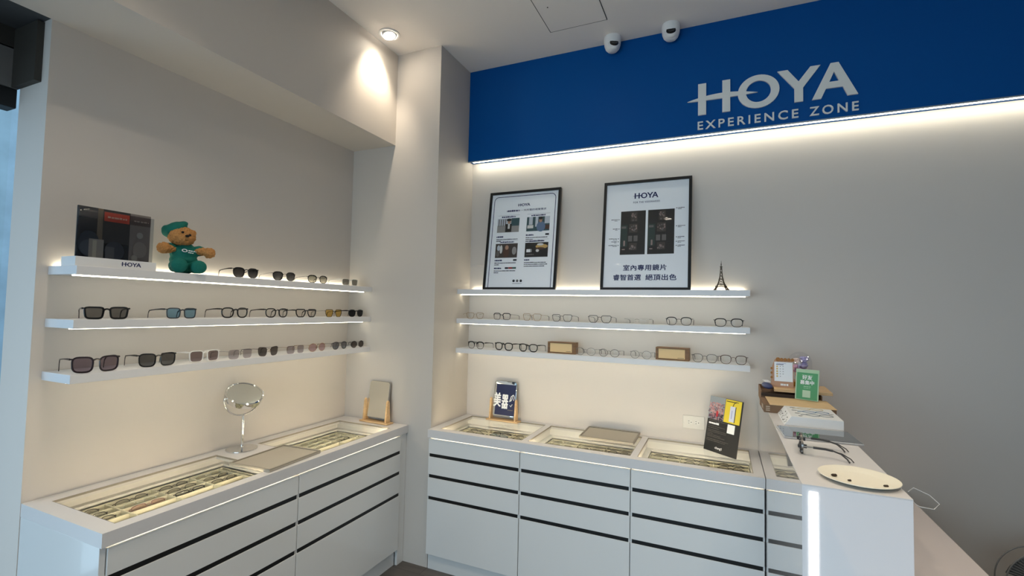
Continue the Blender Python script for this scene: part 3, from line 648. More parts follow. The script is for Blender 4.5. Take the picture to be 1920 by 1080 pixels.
def poster_two(p, w, h, y):
    hoya(p, w / 2 - .072, h - .118, .0355, NAVYINK, I4, y, sx=.96)
    put_text(p, 'FOR THE VISIONARIES', w / 2 - .078, h - .148, NAVYINK, I4, h=.0115, w=.158, y=y - .0003, bold=.01, space=1.15)
    for x0, x1 in ((.112, .262), (.276, .430)):
        z0, z1 = .222, .500; W_ = x1 - x0
        patch(p, rc(x0, z0, x1, z1), PH['dark'], y)
        patch(p, rc(x0 + .003, z0 + .05, x0 + W_ * .28, z0 + .19), PH['green2'], y - .0003)
        rnd = random.Random(3)
        for (cu, v0, v1, ru) in ((.54, .76, .97, .13), (.52, .50, .70, .17), (.52, .10, .26, .15)):
            cxx = x0 + cu * W_; patch(p, rc(cxx - ru * W_, z0 + v0 * .278, cxx + ru * W_, z0 + v1 * .278), PH['mid'], y - .0003)
            for k in range(14):
                a = cxx + rnd.uniform(-ru, ru * .6) * W_; b = z0 + rnd.uniform(v0, v1 - .05) * .278; patch(p, rc(a, b, a + .007, b + rnd.uniform(.004, .012)), PH['pink'] if k % 2 else PH['grey'], y - .0006)
        for u in (.4, .62): patch(p, rc(x0 + (u - .08) * W_, z0 + .30 * .278, x0 + (u + .08) * W_, z0 + .43 * .278), PH['grey'], y - .0003)
        patch(p, rc(x0 + .006, z0 + .6 * .278, x0 + .034, z0 + .65 * .278), PH['grey'], y - .0006); patch(p, rc(x0 + .02, z0 + .2 * .278, x0 + .03, z0 + .32 * .278), PH['pink'], y - .0006); patch(p, rc(x0 + .012, z0 + .03, x0 + .03, z0 + .036), PH['pink'], y - .0006)
    for x, z, l, sd in ((.092, .445, .040, 0), (.094, .385, .03, 0), (.092, .322, .05, 0), (.092, .303, .035, 0), (.092, .28, .052, 0), (.436, .500, .04, 1), (.436, .388, .042, 1), (.436, .320, .04, 1), (.436, .293, .04, 1), (.436, .268, .04, 1)):
        patch(p, el(x + (.008 if not sd else .006), z + .003, .003, .003, 10), DARKINK, y)
        greek(p, (x - l) if not sd else x + .013, z + .002, l, .004, DARKINK, I4, y, word=.01, gap=.12)
        greek(p, (x - l * .5) if not sd else x + .013, z - .005, l * .5, .003, DARKINK, I4, y, word=.01, gap=.12)
    put_text(p, '室內專用鏡片', w / 2, .122, NAVYINK, I4, h=.036, w=.252, y=y - .0003, bold=.026, space=1.08, center=True)
    put_text(p, '睿智首選', w / 2 - .185, .062, NAVYINK, I4, h=.036, w=.165, y=y - .0003, bold=.026, space=1.06)
    put_text(p, '絕頂出色', w / 2 + .008, .062, NAVYINK, I4, h=.036, w=.175, y=y - .0003, bold=.026, space=1.06)
framed('black framed poster of small photos and text, the left poster on the shelf', lean(.167, -.125, S1, .525, .695, .092), .525, .697, poster_one)
framed('black framed poster with two dark panels and large navy Chinese characters', lean(.983, -.125, S1, .524, .695, .092), .526, .697, poster_two)

# ------------------------------------------------------------------ lens display stand and teddy bear on the left top shelf
t = thing('display_stand', 'clear and dark lens display stand with white logo base beside teddy bear', 'display stand', (-.530, -2.066, S1 + .0002), PI / 2)
b = MB(); b.box(0, 0, 0, .276, .10, .036, mat('gloss_white_plastic', (228, 228, 228), .15)); hoya(b, .150, .011, .0165, NAVYINK, I4, -.0001); b.build('base', t, bevel=.0008)
pn = MB(); pn.box(.012, .030, .036, .262, .036, .232, mat('dark_print', (24, 26, 34), .25)); yy = .0298
for poly, m_ in ((rc(.075, .036, .093, .232), (110, 96, 78)), (rc(.093, .10, .186, .232), (46, 44, 44)), (rc(.186, .036, .262, .232), (124, 114, 108)), (rc(.096, .186, .183, .222), (196, 62, 40)), (rc(.186, .186, .262, .222), (88, 72, 68)), (rc(.012, .19, .075, .232), (60, 60, 62)), (el(.05, .09, .035, .05), (40, 48, 58)), (el(.05, .075, .028, .03), (70, 76, 84)), (rc(.05, .036, .098, .11), (150, 142, 132)), (rc(.062, .036, .075, .105), (176, 168, 150)), (el(.135, .07, .034, .038), (54, 58, 66)), (rc(.104, .036, .134, .085), (92, 90, 92)), (el(.222, .145, .012, .013), (160, 154, 148)), (el(.224, .085, .026, .034), (142, 132, 124)), (el(.205, .05, .012, .012), (158, 150, 140))):
    pn.prism(poly, yy - .0003, yy, mat('print_%d_%d_%d' % m_, m_, .4)); yy -= .0003
greek(pn, .106, .199, .066, .008, mat('print_pale', (220, 170, 150), .5), I4, yy, word=.012); greek(pn, .198, .200, .055, .006, mat('print_pale2', (170, 150, 140), .5), I4, yy, word=.012); greek(pn, .03, .214, .04, .006, PH['grey'], I4, yy, word=.008)
pn.build('lens_picture', t)
MB().box(.008, .012, .036, .266, .0165, .222, glassy('smoke_acrylic', (200, 205, 212), .7)).build('acrylic_cover', t, bevel=.0006)

def blob(name, parent, balls, m, voxel=.004, noise=0, nscale=60, smooth=4, scale=1.0):
    me = bpy.data.meshes.new(name); bm = bmesh.new()
    for c, r, *rest in balls:
        rr = r if isinstance(r, (tuple, list)) else (r, r, r)
        R = rest[0] if rest else Matrix.Identity(4)
        bmesh.ops.create_icosphere(bm, subdivisions=3, radius=1, matrix=Matrix.Translation(c) @ R @ Matrix.Diagonal((rr[0], rr[1], rr[2], 1)))
    bm.to_mesh(me); bm.free(); o = bpy.data.objects.new(name, me); COL.objects.link(o)
    md = o.modifiers.new('r', 'REMESH'); md.mode = 'VOXEL'; md.voxel_size = voxel; md.use_smooth_shade = True
    if smooth: sm = o.modifiers.new('s', 'SMOOTH'); sm.factor = .6; sm.iterations = smooth
    if noise:
        tx = bpy.data.textures.new(name, 'CLOUDS'); tx.noise_scale = 1 / nscale; dm = o.modifiers.new('d', 'DISPLACE'); dm.texture = tx; dm.strength = noise; dm.texture_coords = 'LOCAL'
    bpy.context.view_layer.update()
    nm = bpy.data.meshes.new_from_object(o.evaluated_get(bpy.context.evaluated_depsgraph_get())); o.modifiers.clear(); o.data = nm; bpy.data.meshes.remove(me)
    nm.materials.clear(); nm.materials.append(m); o.parent = parent; return o
FUR = mat('brown_plush', (188, 134, 78), .95, bump=1.0, bscale=420, vary=.35); MUZ = mat('tan_plush', (186, 138, 84), .95, bump=1.0, bscale=420, vary=.2)
TEAL = mat('teal_cotton', (0, 104, 92), .8, bump=.4, bscale=300, vary=.1)
bear = thing('teddy_bear', 'brown teddy bear in teal surgical scrubs and cap sitting on the shelf', 'toy', (-.578, -1.650, S1), PI / 2 - .30)
RY = lambda a: Matrix.Rotation(math.radians(a), 4, 'Y'); RX = lambda a: Matrix.Rotation(math.radians(a), 4, 'X')
blob('body', bear, [((-.014, -.010, .170), (.054, .048, .046)), ((-.010, -.048, .156), (.026, .020, .021)), ((.032, .002, .192), (.013, .008, .014)), ((0, 0, .080), (.046, .038, .056)),
     ((-.068, -.022, .108), (.034, .019, .019)), ((-.085, -.036, .108), (.026, .024, .025)), ((.066, -.026, .107), (.034, .018, .018)), ((.090, -.038, .103), (.025, .023, .024)),
     ((-.030, -.03, .030), (.020, .035, .020)), ((.034, -.03, .030), (.020, .035, .020))], FUR, .0025, .010, 130, 1)
top_ = blob('scrub_top', bear, [((0, 0, .092), (.054, .045, .050)), ((0, 0, .060), (.056, .048, .03)), ((-.055, -.010, .112), (.028, .024, .024)), ((.056, -.012, .110), (.028, .024, .024)), ((0, .0, .125), (.036, .03, .02))], TEAL, .004, .004, 60, 3)
blob('scrub_trousers', bear, [((0, 0, .036), (.056, .046, .036)), ((-.036, -.044, .032), (.031, .04, .029)), ((.038, -.044, .032), (.031, .04, .029)), ((-.034, -.074, .034), (.033, .018, .033)), ((.042, -.072, .032), (.032, .018, .031))], TEAL, .004, .003, 60, 3)
blob('surgical_cap', bear, [((-.034, .006, .204), (.046, .046, .030), RY(-28)), ((-.062, .010, .188), (.024, .036, .030), RY(-28)), ((-.02, .006, .222), (.034, .034, .016), RY(-22))], TEAL, .004, .003, 60, 3)
e = mat('bead_black', (12, 10, 9), .1)
for x, z in ((-.010, .186), (.018, .176)): MB().ball((x - .012, -.054, z - .002), .0055, e).build('eye', bear, smooth=80)
MB().ball((-.008, -.071, .167), (.009, .006, .006), e).build('nose', bear, smooth=80)
MB().tube([(-.016, -.069, .150), (-.010, -.0715, .1465), (-.004, -.069, .149)], .0010, e, 5).build('mouth', bear)
lg = MB(); Ml = Matrix.Translation((.008, -.0475, .098)) @ Matrix.Rotation(.1, 4, 'Y')
lg.ring(el(-.018, .004, .011, .007), el(-.018, .004, .0075, .0042), -.0012, .004, PW, Ml); greek(lg, -.004, .004, .030, .005, PW, Ml, -.0006, word=.009); greek(lg, -.004, -.004, .024, .003, PW, Ml, -.0006, word=.009)
lg.build('shirt_logo', top_)

# ------------------------------------------------------------------ display counters
ZT = .857
def counter(origin, rz, run, depth, units, openings, name_bits, filler=None, endpanel=False):
    ox, oy = origin
    top = thing('countertop', name_bits['top'], 'countertop', (ox, oy, 0), rz)
    b = MB(); y0 = openings[0][2]; y1 = openings[0][3]; zb = .837
    b.box(.0005, -.0005, zb, run - .0005, y0, ZT, TOPM); b.box(.0005, y1, zb, run - .0005, -depth, ZT, TOPM)
    xs = [.0005] + [v for o in openings for v in (o[0], o[1])] + [run - .0005]
    for i in range(0, len(xs), 2): b.box(xs[i], y0, zb, xs[i + 1], y1, ZT, TOPM)
    b.box(.0005, -depth, .809, run - .0005, -depth + .018, zb, TOPM)
    if endpanel: b.box(.0005, -depth + .018, .809, .018, -.0005, zb, TOPM)
    b.build('worktop', top)
    g = GR
    for x0, x1, a, c in openings:
        MB().box(x0 + .002, a - .002, ZT - .0065, x1 - .002, c + .002, ZT - .0004, GLASS).build('glass_pane', top)
        k = MB(); e_ = .0018; gm = mat('silicone_line', (150, 142, 132), .7)
        k.box(x0, a, ZT - .008, x1, a - e_, ZT + .0002, gm); k.box(x0, c + e_, ZT - .008, x1, c, ZT + .0002, gm); k.box(x0, a, ZT - .008, x0 + e_, c, ZT + .0002, gm); k.box(x1 - e_, a, ZT - .008, x1, c, ZT + .0002, gm)
        k.build('seal', top)
    if endpanel:
        e = MB(); e.box(.001, -depth + .012, 0, .019, -.001, .8085, LAM); tag(e.build('end_panel', bevel=.001, loc=(ox, oy, 0), rot=(0, 0, rz)), 'tall white side panel closing the left display counter, facing the storefront', 'cabinet panel')
    if filler:
        f = MB(); f.box(filler[0], -depth + .012, 0, filler[1], -depth + .03, .8085, LAM); tag(f.build('filler_panel', bevel=.001, loc=(ox, oy, 0), rot=(0, 0, rz)), 'narrow white upright filler strip between left drawer cabinets and the pillar', 'cabinet panel')
    for i, ((x0, x1), (o0, o1, a, c)) in enumerate(zip(units, openings)):
        t = thing('drawer_cabinet', name_bits['cab'][i], 'cabinet', (ox, oy, 0), rz, name_bits['group'])
        g_ = .001; F = -depth + .012
        INW = mat('inner_white', (240, 238, 234), .6)
        cb = MB(); cb.box(x0 + g_, F + .014, .09, x0 + .016, -.001, .8365, INW); cb.box(x1 - .016, F + .014, .09, x1 - g_, -.001, .8365, INW); cb.box(x0 + .016, -.001, .09, x1 - .016, -.014, .8365, INW)
        cb.box(x0 + .016, F + .02, .726, x1 - .016, -.014, .734, INW); cb.box(x0 + .016, F + .02, .09, x1 - .016, -.014, .10, INW)
        # inner ledge round the tray
        cb.box(x0 + .016, -.014, .785, x1 - .016, -.046, .795, INW); cb.box(x0 + .016, -.046, .785, x0 + .046, F + .03, .795, INW); cb.box(x1 - .046, -.046, .785, x1 - .016, F + .03, .795, INW); cb.box(x0 + .046, F + .05, .785, x1 - .046, F + .03, .795, INW)
        for zz in (.711, .584, .451):   # end stiles across the pull gaps
            cb.box(x0 + g_, F - .0, zz - .021, x0 + .009, F + .014, zz + .001, LAM); cb.box(x1 - .009, F, zz - .021, x1 - g_, F + .014, zz + .001, LAM)
        cb.build('carcass', t)
        ch = MB()
        for zz in (.711, .584, .451): ch.box(x0 + .0092, F - .0035, zz - .0195, x1 - .0092, F + .0135, zz - .0005, BLACKGAP)
        ch.build('pull_channel', t)
        for za, zc in ((.711, .8005), (.584, .691), (.451, .564), (.100, .431)):
            MB().box(x0 + .0022, F - .006, za, x1 - .0022, F + .013, zc, LAM).build('drawer', t, bevel=.0012)
        MB().box(x0 + g_, F + .022, 0, x1 - g_, F + .034, .089, LAM).build('kick_plate', t)
        MB().box(x0 + .012, F + .003, .8028, x1 - .012, F + .006, .8066, led('edge_leak_glow', WARM, .85)).build('light_strip', t)  # glow added for tray light leaking out under the worktop
        ls = led('led_tray', (1.0, .84, .60), LED_TRAY)
        s = MB(); s.box(x0 + .03, F + .036, .822, x1 - .03, F + .042, .8355, ls); s.build('light_strip', t)
        # tray insert
        ix0, ix1 = x0 + .047, x1 - .047; iy0 = -.048; iy1 = F + .052
        it = thing('display_tray', name_bits['tray'][i], 'tray', (ox, oy, 0), rz, 'compartment trays under the glass counters')
        q = MB(); q.box(ix0, iy1, .7345, ix1, iy0, .740, CREAM); q.box(ix0, iy0 - .004, .74, ix1, iy0, .778, CREAM); q.box(ix0, iy1, .74, ix1, iy1 + .004, .778, CREAM); q.box(ix0, iy1, .74, ix0 + .004, iy0, .778, CREAM); q.box(ix1 - .004, iy1, .74, ix1, iy0, .778, CREAM)
        q.build('tray_shell', it)
        cols = name_bits['cols'][i]; rp = name_bits['rowp']; d = MB()
        for cxx in cols: d.box(cxx - .0022, iy1 + .004, .74, cxx + .0022, iy0 - .004, .777, CREAM)
        yv = iy0 - rp; k = 0
        while yv > iy1 + .02: d.box(ix0 + .004, yv - .0018, .74, ix1 - .004, yv + .0018, .776, CREAM); yv -= rp
        d.build('dividers', it)
    return top
lc = dict(top='white countertop with two lit glass-covered openings along the left wall', group='drawer cabinets under the left counter',
    cab=['white drawer cabinet of the left counter, the one toward the storefront', 'white drawer cabinet of the left counter, the one against the pillar'],
    tray=['cream compartment tray under glass at the storefront end of the left counter', 'cream compartment tray under glass at the pillar end of the left counter'],
    cols=[(.241, .415, .581, .726), (1.018, 1.192, 1.366, 1.506)], rowp=.060)
counter((XL, -2.107), PI / 2, 1.650, .534, [(.020, .796), (.796, 1.587)], [(.060, .697, -.070, -.483), (.925, 1.532, -.070, -.483)], lc, filler=(1.588, 1.649), endpanel=True)
rcn = dict(top='white countertop with three lit glass-covered openings along the back wall', group='drawer cabinets under the back counter',
    cab=['white drawer cabinet of the back counter beside the pillar', 'white drawer cabinet in the middle of the back counter', 'white drawer cabinet of the back counter next to the reception desk'],
    tray=['cream compartment tray under glass in front of the navy card mirror', 'cream compartment tray under glass half covered by the grey pad', 'cream compartment tray under glass where the black flyer stands'],
    cols=[(.228, .403), (.855, 1.03), (1.457, 1.632)], rowp=.058)
counter((0, 0), 0, 1.858, .492, [(.004, .621), (.621, 1.242), (1.242, 1.857)], [(.060, .612, -.026, -.440), (.650, 1.232, -.026, -.440), (1.267, 1.811, -.026, -.440)], rcn)

# folded glasses lying in the trays: prototypes, then copies
protos = {}
def tray_pair(key, **k):
    t = thing('eyeglasses', 'x', 'glasses', (0, 0, 0)); build_glasses(t, folded=True, pads=False, **k); protos[key] = t
tray_pair('dark thin-rimmed', w=.134, shape='panto', lh=.038, frame=GUN, rim=.0014, lens=(226, 226, 222), thin=True)
tray_pair('pink-lensed', w=.134, shape='square', lh=.040, frame=mat('rose_metal', (140, 104, 98), .3, metal=.5), rim=.0014, lens=(226, 196, 192), thin=True)
tray_pair('pale clear', w=.134, shape='panto', lh=.038, frame=mat('clear_sage_acetate', (190, 192, 178), .3), rim=.0016, lens=(238, 240, 238), thin=True)
tray_pair('black', w=.134, shape='rect', lh=.036, frame=BLK, rim=.0020, lens=(222, 224, 226))
tray_pair('blue grey', w=.134, shape='square', lh=.038, frame=mat('blue_grey_acetate', (96, 112, 126), .25), rim=.0020, lens=(206, 220, 230))
used = set(); ORD = ['first', 'second', 'third', 'fourth', 'fifth']
def lay(key, lx, ly, origin, rz, label, group, turn=0.0):
    p = protos[key]
    o = p if key not in used else copy_tree(p)
    used.add(key); o['label'] = label; o['group'] = group
    R = Matrix.Rotation(rz, 4, 'Z'); w = Matrix.Translation((origin[0], origin[1], 0)) @ R @ Matrix.Translation((lx, ly, .7665)) @ Matrix.Rotation(turn, 4, 'Z') @ Matrix.Rotation(math.radians(-48), 4, 'X') @ Matrix.Translation((0, 0, -.021))
    o.location = w.to_translation(); o.rotation_euler = w.to_euler()
def fill(cells, origin, rz, where, group):
    for key, cx, cy, row, colw, turn in cells:
        lay(key, cx, cy, origin, rz, '%s folded glasses, %s row, %s compartment of %s' % (key, row, colw, where), group, turn)
LOr = (XL, -2.107); ROr = (0, 0)
def rows3(cols, keys, rowp, iy, names):
    out = []; rn = ['back', 'second', 'third']
    for r, ks in enumerate(keys):
        for c, kk in enumerate(ks):
            if kk: out.append((kk, cols[c], iy - rowp * (r + .5) - .001, rn[r], ORD[c], random.uniform(-.05, .05)))
    return out
D, P_, C_, B_, G_ = 'dark thin-rimmed', 'pink-lensed', 'pale clear', 'black', 'blue grey'
fill(rows3([.150, .328, .498,   .656], [[D, D, D, C_], [D, C_, D, D], [D, P_, B_, D]], .060, -.050, 0), LOr, PI / 2, 'storefront-end left tray', 'folded glasses in the storefront-end left tray')
fill(rows3([.930, 1.105, 1.279, 1.433], [[C_, D, C_, C_], [C_, C_, C_, C_], [0, C_, C_, D]], .060, -.050, 0), LOr, PI / 2, 'pillar-end left tray', 'folded glasses in the pillar-end left tray')
fill(rows3([.140, .315, .485], [[D, B_, D], [D, G_, D]], .058, -.050, 0), ROr, 0, 'tray before the navy card', 'folded glasses in the tray before the navy card')
fill(rows3([.760, .942, 1.112], [[C_, C_, C_], [C_, C_, D]], .058, -.050, 0), ROr, 0, 'middle back tray', 'folded glasses in the middle back tray')
fill(rows3([1.372, 1.545, 1.718], [[D, D, D], [C_, D, D]], .058, -.050, 0), ROr, 0, 'tray under black flyer', 'folded glasses in the tray under the black flyer')

# ------------------------------------------------------------------ things on the counters
# round chrome mirror
t = thing('table_mirror', 'round chrome tilting table mirror standing on the left counter', 'mirror', (-.613, -1.290, ZT + .0002))
MB().lathe([(.074, 0), (.075, .003), (.074, .006), (.05, .0075), (.012, .010), (.007, .014)], CHROME, 48).build('base', t, smooth=40)
MB().tube([(0, 0, .01), (0, 0, .172)], .0062, CHROME, 20).build('stem', t, smooth=60)
n = Vector((.50, -.15, .85)).normalized(); c = Vector((.0, .0, .278)); side = n.cross(Vector((0, 0, 1))).normalized()
hin = Vector((-.14, -1, 0)).normalized(); hin = (hin - n * hin.dot(n)).normalized()
R = n.to_track_quat('Z', 'Y').to_matrix().to_4x4(); MM = Matrix.Translation(c) @ R
MB().lathe([(.086, -.016), (.090, -.014), (.091, 0), (.090, .014), (.084, .0165), (.081, .0135), (.081, .0)], CHROME, 56, MM, cap=False).build('rim', t, smooth=40)
MB().lathe([(.0005, .0125), (.0815, .0125), (.0815, -.0125), (.0005, -.0125)], MIRROR, 56, MM, cap=False).build('mirror_disc', t)
ya = MB(); a0 = hin; dn = Vector((0, 0, -1))
pts = [c + a0 * .099 * math.cos(a) + Vector((0, 0, -1)) * .100 * math.sin(a) for a in [PI * i / 20 for i in range(21)]]
ya.tube(pts, .0042, CHROME, 10); ya.ball(c + a0 * .094, .008, CHROME); ya.ball(c - a0 * .094, .008, CHROME); ya.build('yoke', t, smooth=60)

# grey display pads
PADM = mat('grey_beige_pad', (176, 168, 154), .8, bump=.3, bscale=500); PADR = mat('pad_rim', (150, 143, 130), .7, bump=.3, bscale=500)
def pad(label, loc, w, d, rz, tilt=0):
    t = thing('display_pad', label, 'tray', loc, group='presentation pads on the counters', rot=(tilt, 0, rz))
    MB().box(-w / 2, -d / 2, 0, w / 2, d / 2, .009, PADM).build('pad_board', t, bevel=.002)
    r = MB(); e = .009; r.box(-w / 2, -d / 2, .009, w / 2, -d / 2 + e, .0135, PADR); r.box(-w / 2, d / 2 - e, .009, w / 2, d / 2, .0135, PADR); r.box(-w / 2, -d / 2 + e, .009, -w / 2 + e, d / 2 - e, .0135, PADR); r.box(w / 2 - e, -d / 2 + e, .009, w / 2, d / 2 - e, .0135, PADR)
    r.build('raised_rim', t, bevel=.0015)
pad('grey beige presentation pad lying across the left counter beside the round mirror', (-.325, -1.316, ZT + .0006), .248, .322, .07 - .0)
pad('grey beige presentation pad lying at the back of the back counter', (1.057, -.127, ZT + .0062), .322, .215, -.02, math.radians(3.0))

# wooden stand mirrors
def stand_mirror(label, loc, rz, card=False, w=.17, h=.235, tilt=-8):
    t = thing('stand_mirror', label, 'mirror', loc, rz, 'wooden stand mirrors')
    MB().box(-w / 2 - .034, -.032, 0, w / 2 + .034, .032, .010, OAK).build('base', t, bevel=.003)
    for sd in (-1, 1):
        x = sd * (w / 2 + .010)
        b = MB(); M = Matrix.Translation((x, 0, .010)) @ Matrix.Rotation(PI / 2, 4, 'Z')
        b.prism([(-.022, 0), (.022, 0), (.014, .09), (.010, .132), (0, .142), (-.010, .132), (-.014, .09)], -.006, .006, OAK, M); b.build('upright', t, bevel=.0015)
    M = Matrix.Translation((0, 0, .030)) @ Matrix.Rotation(math.radians(tilt), 4, 'X')
    r = .018; def_ = []
    for cx, cz, s in ((w / 2 - r, r, -PI / 2), (w / 2 - r, h - r, 0), (-w / 2 + r, h - r, PI / 2), (-w / 2 + r, r, PI)):
        def_ += [(cx + r * math.cos(s + PI / 2 * i / 5), cz + r * math.sin(s + PI / 2 * i / 5)) for i in range(6)]
    MB().prism(def_, -.001, .007, mat('mirror_back', (150, 146, 140), .4), M).build('backing', t)
    MB().prism([(x * .985, .002 + z * .985) for x, z in def_], -.0045, -.001, MIRROR, M).build('mirror_glass', t)
    if card:
        c = MB(); NV = mat('navy_card', (30, 36, 74), .4); c.box(-w / 2 + .018, -.0062, .008, w / 2 - .004, -.005, h - .022, NV, M)
        put_text(c, '美', -.079, .062, PW, M, h=.092, w=.052, y=-.0064, bold=.028)
        put_text(c, '器', -.018, .052, PW, M, h=.092, w=.046, y=-.0064, bold=.028)
        c.tube([(.040, -.0065, .100), (.050, -.0065, .135), (.062, -.0065, .148), (.058, -.0065, .12), (.048, -.0065, .104)], .003, PW, 5, M=M)
        c.tube([(.066, -.0065, .148), (.074, -.0065, .135), (.070, -.0065, .11)], .0025, PW, 5, M=M); c.tube([(.044, -.0065, .078), (.052, -.0065, .068), (.062, -.0065, .085)], .0025, PW, 5, M=M)
        greek(c, .030, .042, .040, .007, PH['grey'], M, -.0062, word=.010); c.build('navy_card', t)
    return t
stand_mirror('light wood stand mirror with plain glass on the left counter by the pillar', (-.392, -.505, ZT + .0002), -.06, tilt=-8)
stand_mirror('light wood stand mirror holding a navy card with white Chinese characters', (.318, -.062, ZT + .0002), -.04, card=True, tilt=-9)

# black flyer
bl = Vector((1.579, -.113, ZT + .0010)); br_ = Vector((1.741, -.246, ZT + .0010))
dx = (br_ - bl).normalized(); rzf = math.atan2(dx.y, dx.x)
M = Matrix.Translation(bl) @ Matrix.Rotation(rzf, 4, 'Z') @ Matrix.Rotation(math.radians(-11.5), 4, 'X')
t = place('flyer_stand', 'black flyer with yellow picture and pink flower picture standing on the counter', 'flyer', M)
f = MB(); BP = mat('black_card', (38, 38, 38), .45); w, h = .21, .297; f.box(0, 0, 0, w, .002, h, BP); y = -.0001
def pt(poly, m, d=0): f.prism(poly, y - .0003 - d, y, m)
pt(rc(0, .172, .101, h), mat('flyer_grey', (150, 156, 160), .5)); rnd = random.Random(5)
for k in range(230):
    u = rnd.uniform(.003, .096); v = .176 + min(.085, rnd.random() ** 1.2 * .092); s_ = rnd.uniform(.005, .012)
    lo = v < .205
    c_ = rnd.choice([(92, 70, 84), (66, 60, 74), (120, 84, 96), (54, 52, 58), (168, 126, 128)] if lo else [(190, 142, 142), (176, 132, 134), (200, 158, 154), (150, 108, 112), (120, 108, 116)]); pt(el(u, v, s_ * .5, s_ * .5, 7), mat('petal_%d_%d_%d' % c_, c_, .6), .0002 + k * .000003)
pt(el(.058, .205, .007, .018), mat('petal_red', (190, 52, 60), .6), .0012)
pt(rc(.103, .172, .202, h - .002), mat('flyer_yellow', (232, 208, 62), .5)); pt(rc(.108, h - .014, .17, h - .009), mat('dry_grass', (100, 84, 30), .6), .0003)
pt(rc(.166, .178, .172, .262), mat('tag_shadow', (74, 66, 40), .5), .0003)
pt(rc(.136, .180, .167, .262), mat('tag_white', (214, 218, 232), .5), .0006); pt(rc(.147, .196, .151, .24), mat('tag_print', (150, 156, 196), .5), .0009)
f.tube([(.151, y - .001, .262), (.155, y - .001, .277), (.168, y - .001, .288), (.182, y - .001, .287)], .0018, BP, 5)
greek(f, .012, .163, .115, .003, PH['grey'], I4, y, word=.02); greek(f, .012, .146, .068, .011, PW, I4, y, word=.010, gap=.1)
for z_, l in ((.134, .11), (.124, .07), (.112, .12), (.104, .12), (.094, .04), (.086, .09), (.078, .115), (.064, .14), (.056, .12)): greek(f, .010, z_, l, .0022, PH['grey'], I4, y, word=.014, gap=.15)
pt(rc(.133, .118, .178, .165), PW)
put_text(f, "chang'i", .072, .016, PW, I4, h=.016, y=y - .0002, bold=.015); f.build('flyer', t)
s = MB(); s.box(.02, .0025, .0, .19, .0045, .13, CLEARACR); s.tube([(.105, .0055, .12), (.105, .045, .0125)], .0018, CLEARACR, 6); s.build('acrylic_back', t)

# wall outlet
t = thing('wall_outlet', 'white double power outlet on the back wall left of the black flyer', 'outlet', (1.5215, 0, .9735))
MB().box(-.060, -.006, -.038, .060, -.0003, .038, mat('outlet_white', (220, 214, 204), .4)).build('cover_plate', t, bevel=.003)
s = MB()
for cx in (-.020, .020):
    for dx_, dz in ((-.006, .006), (-.006, -.006)): s.box(cx + dx_ - .004, -.0070, dz - .001, cx + dx_ + .003, -.0060, dz + .001, e)
    s.lathe([(.0022, 0), (.0022, .0006)], e, 10, Matrix.Translation((cx + .007, -.0064, 0)) @ Matrix.Rotation(PI / 2, 4, 'X'))
k = MB()
for cx in (-.020, .020): k.box(cx - .013, -.0066, -.012, cx + .013, -.0058, .012, mat('outlet_white2', (226, 221, 212), .35))
sf = k.build('socket_face', t, bevel=.001); s.build('socket_holes', sf)

# ------------------------------------------------------------------ reception counter
HT = 1.187; rx0, rx1, ryf = 1.8592, 2.086, -1.584
t = thing('reception_counter', 'tall glossy white reception counter with a lit vertical strip at its end', 'counter', ((rx0 + rx1) / 2, -.79, 0))
ox, oy = (rx0 + rx1) / 2, -.79; hw = (rx1 - rx0) / 2
b = MB(); b.box(-hw, ryf - oy, .0, hw, -.0008 - oy, HT - .003, GLOSSLAM); b.build('body', t, bevel=.0008)
MB().box(-hw, ryf - oy, HT - .0028, hw, -.0008 - oy, HT, TOPM).build('top', t)
MB().box(1.875 - ox, ryf - oy - .0012, .12, 1.8935 - ox, ryf - oy - .0001, 1.170, led('led_front', (1.0, .97, .90), 9.0)).build('light_strip', t)
t = thing('reception_desk', 'lower off-white staff desk behind and beyond the tall counter', 'desk', (2.293, -1.6, 0))
DT = mat('desk_top', (228, 216, 212), .4)
MB().box(-.2065, -1.6, .725, .207, 1.55, .750, DT).build('desktop', t, bevel=.001)
MB().box(-.2065, -1.58, 0, -.185, 1.5, .7245, LAM).build('modesty_panel', t)
for yy in (-1.58, 1.46): MB().box(-.184, yy, 0, .19, yy + .03, .7245, LAM).build('side_panel', t)

# things stacked on the reception counter
def box_open(label, name, loc, rz, w, d, h, side, top, extra=None):
    t = thing(name, label, 'box', loc, rz); MB().box(-w / 2, -d / 2, 0, w / 2, d / 2, h - .002, side).build('carton', t, bevel=.001)
    MB().box(-w / 2, -d / 2, h - .002, w / 2, d / 2, h, top).build('lid', t); return t
Z0 = HT + .0002
t = thing('cardboard_tray', 'brown cardboard box with dark printed end, lowest of the stack on the counter', 'box', (1.975, -.533, Z0), .02)
MB().box(-.135, -.10, 0, .135, .10, .034, DKRAFT).build('carton', t, bevel=.001)
MB().add([(-.112, -.102, .034), (.137, -.100, .034), (.137, .10, .037), (-.112, .10, .037), (-.112, -.102, .0358), (.137, -.100, .0358), (.137, .10, .0388), (-.112, .10, .0388)], [(0, 1, 2, 3), (4, 7, 6, 5), (0, 4, 5, 1), (1, 5, 6, 2), (2, 6, 7, 3), (3, 7, 4, 0)], KRAFT).build('flap', t)
pm = MB(); PMT = mat('stamp_print', (190, 172, 150), .7)
for k in range(3): pm.box(-.128 + .0 * k, -.1012, .008 + .008 * k, -.112, -.1004, .012 + .008 * k, PMT)
pm.box(-.1365, -.06, .01, -.1352, -.02, .026, PMT); pm.build('stamp', t)
t = thing('cardboard_carton', 'open brown carton with dark inside, upper box of the reception stack', 'box', (1.972, -.30, Z0), -.02)
